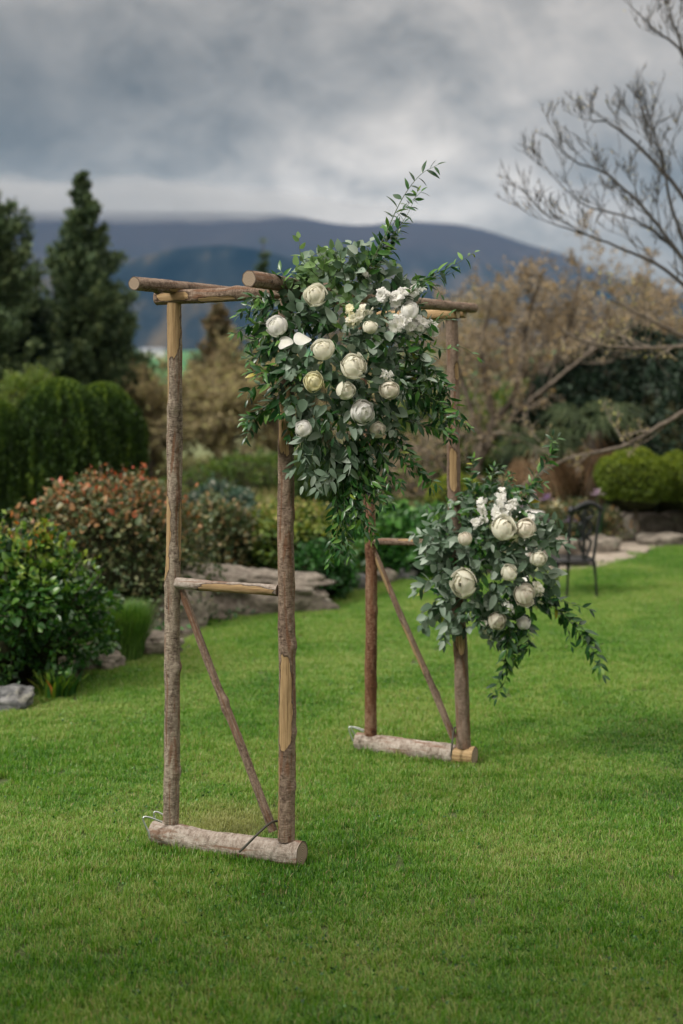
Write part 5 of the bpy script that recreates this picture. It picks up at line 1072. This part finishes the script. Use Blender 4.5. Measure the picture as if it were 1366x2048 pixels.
# palm
def fan(P0, d, ln, r, V, Fs, T, nseg=26, droop=.3, tb=.5):
    d = unit(np.array(d, float)); side = unit(np.cross(d, [0, 0, 1.0])); n = np.cross(side, d)
    for k in range(nseg):
        a = (k / (nseg - 1) - .5) * 3.6 + r.normal() * .04; dd = unit(d * math.cos(a) + side * math.sin(a)); L_ = ln * (1 - .18 * abs(k / (nseg - 1) - .5)) * r.uniform(.85, 1.08); wv = np.cross(dd, n) * ln * .015
        p1 = P0 + dd * L_ * .55 + n * .02; p2 = P0 + dd * L_ + np.array([0, 0, -droop * L_]); i0 = sum(len(v) for v in V)
        V.append(np.array([P0, p1 - wv, p1 + wv, p2])); Fs.append(np.array([[0, 1, 2], [1, 3, 2]]) + i0); T.append(np.full(4, np.clip(tb + r.normal() * .2, 0, 1)))
def palm(label, px, y, ztop, seed, nf=13, ln=.52, dead=14):
    r = np.random.default_rng(seed); x = W(px, 0, y).x; th = thing('fan_palm', label, 'palm', (x, y, 0)); c_ = np.array([x, y, ztop]); tubes('trunk', [(np.array([[x, y, 0], [x, y, ztop * .5], [x, y, ztop]]), [.14, .13, .10])], M['limb'], th, 10)
    for nm, cnt, mt, up0, up1 in (('frond', nf, 'palmgreen', -.1, 1.1), ('dead_frond', dead, 'palmdead', -1.6, -.6)):
        for k in range(cnt):
            a = k * 2.4 + r.random() * .5; up = r.uniform(up0, up1); d = unit(np.array([math.cos(a), math.sin(a), up])); st = c_ + d * ln * r.uniform(.45, .75); V = []; Fs = []; T = []
            fan(st, unit(d + [0, 0, -.25]), ln * r.uniform(.75, 1.05), r, V, Fs, T, 24, .35 if nm == 'frond' else .5, r.uniform(.3, .7)); tv, tf = tubes_arrays([(np.array([c_, (c_ + st) / 2 + [0, 0, .04], st]), .012)], 4); i0 = sum(len(v) for v in V)
            mesh_np(nm, np.concatenate(V + [tv]), [np.concatenate(Fs), tf + i0], M[mt], th, {'tint': np.concatenate(T + [np.full(len(tv), .3)])})
    return th
palm('fan palm with a skirt of rusty dead fronds right of the lower bouquet', 1075, 18.9, 1.15, 81)
palm('taller green fan palm under the dark evergreens', 1190, 19.4, 1.35, 82, 14, .62, 9)
# irises
def iris(label, px, py, y, mt, seed):
    r = np.random.default_rng(seed); p = W(px, py, y); th = thing('iris', label, 'flower', (p.x, p.y, 0), 'irises in the bed behind the chair'); off = wloc(th)
    tubes('stem', [(smooth_path([(p.x, p.y, 0), (p.x + .02, p.y, p.z * .5), (p.x, p.y, p.z)], 6), .006)], M['stem'], th, 5); V = []; Fs = []; T = []; n0 = 0
    for k in range(6):
        c_, f, vv = petal_arrays(.6 if k % 2 else .3, .9 if k % 2 == 0 else .1, .6, .4 if k % 2 else .05, .3, .05, .1, r, 5, 5); c_ = rotz(c_, k * 1.047); V.append(c_ * .075 + np.array(p)); Fs.append(f + n0); T.append(vv); n0 += len(c_)
    mesh_np('flower_head', np.concatenate(V), np.concatenate(Fs), M[mt], th, {'tint': np.concatenate(T)}, smooth=True)
    n = 14; 
    for k in range(5):
        a = r.random() * 6.28; tubes('leaf', [(smooth_path([(p.x + math.cos(a) * .03, p.y + math.sin(a) * .03, 0), (p.x + math.cos(a) * .06, p.y + math.sin(a) * .06, p.z * .5), (p.x + math.cos(a) * .12, p.y + math.sin(a) * .1, p.z * .85)], 5), np.array([.010, .012, .010, .006, .002]))], M['greenleaf'], th, 4)
for i, (px, py, mt, lb) in enumerate([(1066, 1000, 'petal_lilac', 'lilac iris just right of the lower bouquet top'), (1094, 998, 'petal_violet', 'violet iris above the white table edge'), (1045, 1012, 'petal_violet', 'dark violet iris nearest the lower bouquet'), (1112, 1012, 'petal_yellow', 'yellowish iris beside the violet ones'), (1140, 1042, 'petal_violet', 'dark purple iris low behind the chair'), (1165, 1018, 'petal_lilac', 'pale iris seen just above the chair back'), (1195, 988, 'petal_lilac', 'tall pink-lilac iris under the clipped round shrub'), (1100, 1050, 'petal_violet', 'low purple iris behind the white table'), (1082, 1036, 'petal_lilac', 'soft pink iris low between the bouquet and the chair')]):
    iris(lb, px, py, 17.2, mt, 90 + i)
c = C3(1130, 1060, 17.9); bush('iris_foliage', 'green and russet leaves of the flower bed behind the chair', (c.x, c.y, .18), m_(130, 17.9), .35, .34, M['redleaf'], 3000, .07, .3, .6, 0, lambda P, d, r: r * .8, .3, 48, 'plant')
# meadow / ground cover
n = 52000; y = rng.uniform(15.2, 34, n); x = (rng.random(n) - .5) * y * .62; ok = ~inpoly(x, y, edge2) & ~((x > .2) & (y < 22)); x, y = x[ok], y[ok]; n = len(x)
hh = np.array([mn.noise(Vector((a * .6, b * .6, 5))) for a, b in zip(x, y)]); P = np.stack([x, y, .02 + rng.random(n) * (.16 + .2 * np.clip(hh, 0, 1)) ], -1)
cloud('meadow_grass', P, unit(rng.normal(size=(n, 3)) * .5 + [0, 0, 1]), rng.uniform(.08, .2, n), M['meadow'], None, .22, np.clip(rng.random(n) * .6 + .5 * (hh + .3), 0, 1)); tag(bpy.data.objects['meadow_grass'], 'rough olive and straw coloured grass beyond the flower beds', 'grass', kind='stuff')
n = 2600; yy = rng.uniform(4, 12, n); xx = (rng.random(n) - .5) * yy * .62; ok = inpoly(xx, yy, edge2) & (np.array([mn.noise(Vector((a * .9, b * .9, 9))) for a, b in zip(xx, yy)]) > .05); xx, yy = xx[ok], yy[ok]; n = len(xx)
P = np.repeat(np.stack([xx, yy, np.full(n, .030)], -1), 3, 0) + rng.normal(size=(n * 3, 3)) * [.007, .007, .002]
cloud('lawn_clover', P, unit(rng.normal(size=(n * 3, 3)) + [0, 0, .1]), rng.uniform(.008, .015, n * 3), M['greenleaf'], None, .9, rng.random(n * 3), .1, 'stuff'); tag(bpy.data.objects['lawn_clover'], 'small clover leaves scattered through the lawn grass', 'clover')
n = 16000; x = rng.uniform(-6, 5, n); y = rng.uniform(8, 16, n); e = [(a, b) for a, b in edge2]; ok = ~inpoly(x, y, e) & (y < 16); x, y = x[ok], y[ok]; n = len(x)
P = np.stack([x, y, .01 + rng.random(n) * .10], -1); o = cloud('ground_cover', P, unit(rng.normal(size=(n, 3)) + [0, 0, .6]), rng.uniform(.03, .07, n), M['greenleaf'], None, .6, rng.random(n) * .8, kind='stuff'); tag(o, 'low leafy ground cover in the beds along the lawn', 'ground cover')

# ================================================================== chair and table
gy = 2.15 * F / (1195 - HY); cx0 = W(1150, 0, gy).x
ch = thing('garden_chair', 'ornate black cast-iron garden chair turned sideways on the lawn behind the lower bouquet', 'chair', (cx0, gy, 0))
def cp(px, py, dy=0.0): return np.array(W(px, py, gy)) + [0, dy, 0]
def part(name, lines, sides=8, label=None):
    o = tubes(name, lines, M['blackiron'], ch, sides); return o
zs = W(0, 1123, gy).z
def gp(px, dy, z): return np.array([W(px, 0, gy).x, gy + dy, z])
# seat frame seen from behind and the side; the back stands to the photo's right
seat_c = [(1104, .42), (1098, .2), (1110, .0), (1140, -.03), (1186, .0), (1190, .2), (1186, .40), (1140, .46)]
sp2 = [gp(a, d, zs) for a, d in seat_c]; ring = smooth_path(sp2 + [sp2[0]], 36); co = np.concatenate([ring[:-1] + [0, 0, .012], ring[:-1] - [0, 0, .012]]); k = len(ring) - 1
mesh_np('seat', co, [np.arange(k)[None], (np.arange(k)[::-1] + k)[None], np.array([[i, i + k, (i + 1) % k + k, (i + 1) % k] for i in range(k)])], M['blackiron'], ch)
for a, b, d in ((1136, 1133, 0.0), (1188, 1193, .0), (1128, 1126, .40), (1106, 1101, .40)):
    part('leg', [(smooth_path([gp(a, d, zs), gp((a + b) / 2 + 1, d, zs * .5), gp(b, d, 0.0)], 7), np.array([.018, .016, .013, .012, .012, .013, .016]))])
zt = W(0, 1018, gy).z
part('back_post', [(smooth_path([gp(1137, 0, zs), gp(1139, 0, zs + (zt - zs) * .5), gp(1143, 0, zt - .02)], 8), np.array([.016] * 8))])
part('back_post', [(smooth_path([gp(1186, 0, zs), gp(1194, .02, zs + (zt - zs) * .5), gp(1203, .04, zt)], 8), np.array([.016] * 8))])
part('top_rail', [(smooth_path([gp(1139, 0, zt - .03), gp(1150, 0, zt + .0), gp(1170, .01, zt + .045), gp(1190, .03, zt + .04), gp(1206, .04, zt - .02)], 14), np.array([.02, .026, .022, .018, .02, .026, .03, .032, .03, .026, .022, .024, .026, .02]))])
part('finial', [(np.array([gp(1142, 0, zt - .06), gp(1143, 0, zt - .03), gp(1143, 0, zt + .005), gp(1143, 0, zt + .03)]), np.array([.014, .038, .036, .010]))], 10)
sc_ = []
for m2 in (-1, 1):
    cxm = 1171; w_ = 13 * m2
    sc_.append((smooth_path([gp(cxm, .015, zt + .03), gp(cxm + w_ * 1.2, .02, zt - .04), gp(cxm + w_ * .5, .02, zt - .11), gp(cxm + w_ * 1.1, .02, zt - .18), gp(cxm + w_ * .4, .02, zt - .27), gp(cxm + w_ * .9, .02, zt - .33), gp(cxm - w_ * .1, .01, zs + .01)], 22), .014))
    sc_.append((smooth_path([gp(cxm, .015, zt - .02), gp(cxm + w_ * .6, .02, zt - .07), gp(cxm, .02, zt - .12), gp(cxm - w_ * .5, .02, zt - .2), gp(cxm, .02, zt - .3)], 14), .012))
part('splat', sc_ + [(np.array([gp(1171, .015, zt + .02), gp(1169, .015, zt - .2), gp(1167, .01, zs)]), .016)], 7)
part('apron', [(np.array([gp(1110, .0, zs - .03), gp(1188, 0, zs - .03)]), .012), (np.array([gp(1104, .40, zs - .03), gp(1186, .40, zs - .03)]), .010)])
ty = 13.6; tz = W(0, 1027, ty).z
tb = thing('garden_table', 'white round garden table top showing between the lower bouquet and the chair', 'table', (W(1055, 0, ty).x, ty, 0))
def lathe(name, prof, c_, mat, parent, sides=28):
    an = np.arange(sides) / sides * 6.2832; co = np.array([[c_[0] + math.cos(a) * r, c_[1] + math.sin(a) * r, z] for r, z in prof for a in an]); n_ = len(prof); i = np.arange(n_ - 1)[:, None] * sides; j = np.arange(sides)[None]
    return mesh_np(name, co, np.stack([i + j, i + (j + 1) % sides, i + sides + (j + 1) % sides, i + sides + j], -1).reshape(-1, 4), mat, parent, smooth=False)
tcx = W(1052, 0, ty).x; hw = m_(36, ty)
lathe('tabletop', [(.002, tz - .02), (hw * .96, tz - .02), (hw, tz - .01), (hw, tz + .008), (hw * .97, tz + .014), (.002, tz + .014)], (tcx, ty), M['white_paint'], tb)
lathe('pedestal', [(.02, tz - .021), (.03, tz - .1), (.018, tz * .5), (.03, .15), (.11, .03), (.12, 0.0)], (tcx, ty), M['white_paint'], tb)
print('tris', sum(len(o.data.polygons) * 1.5 for o in S.objects if o.type == 'MESH'), 'objects', len(S.objects))
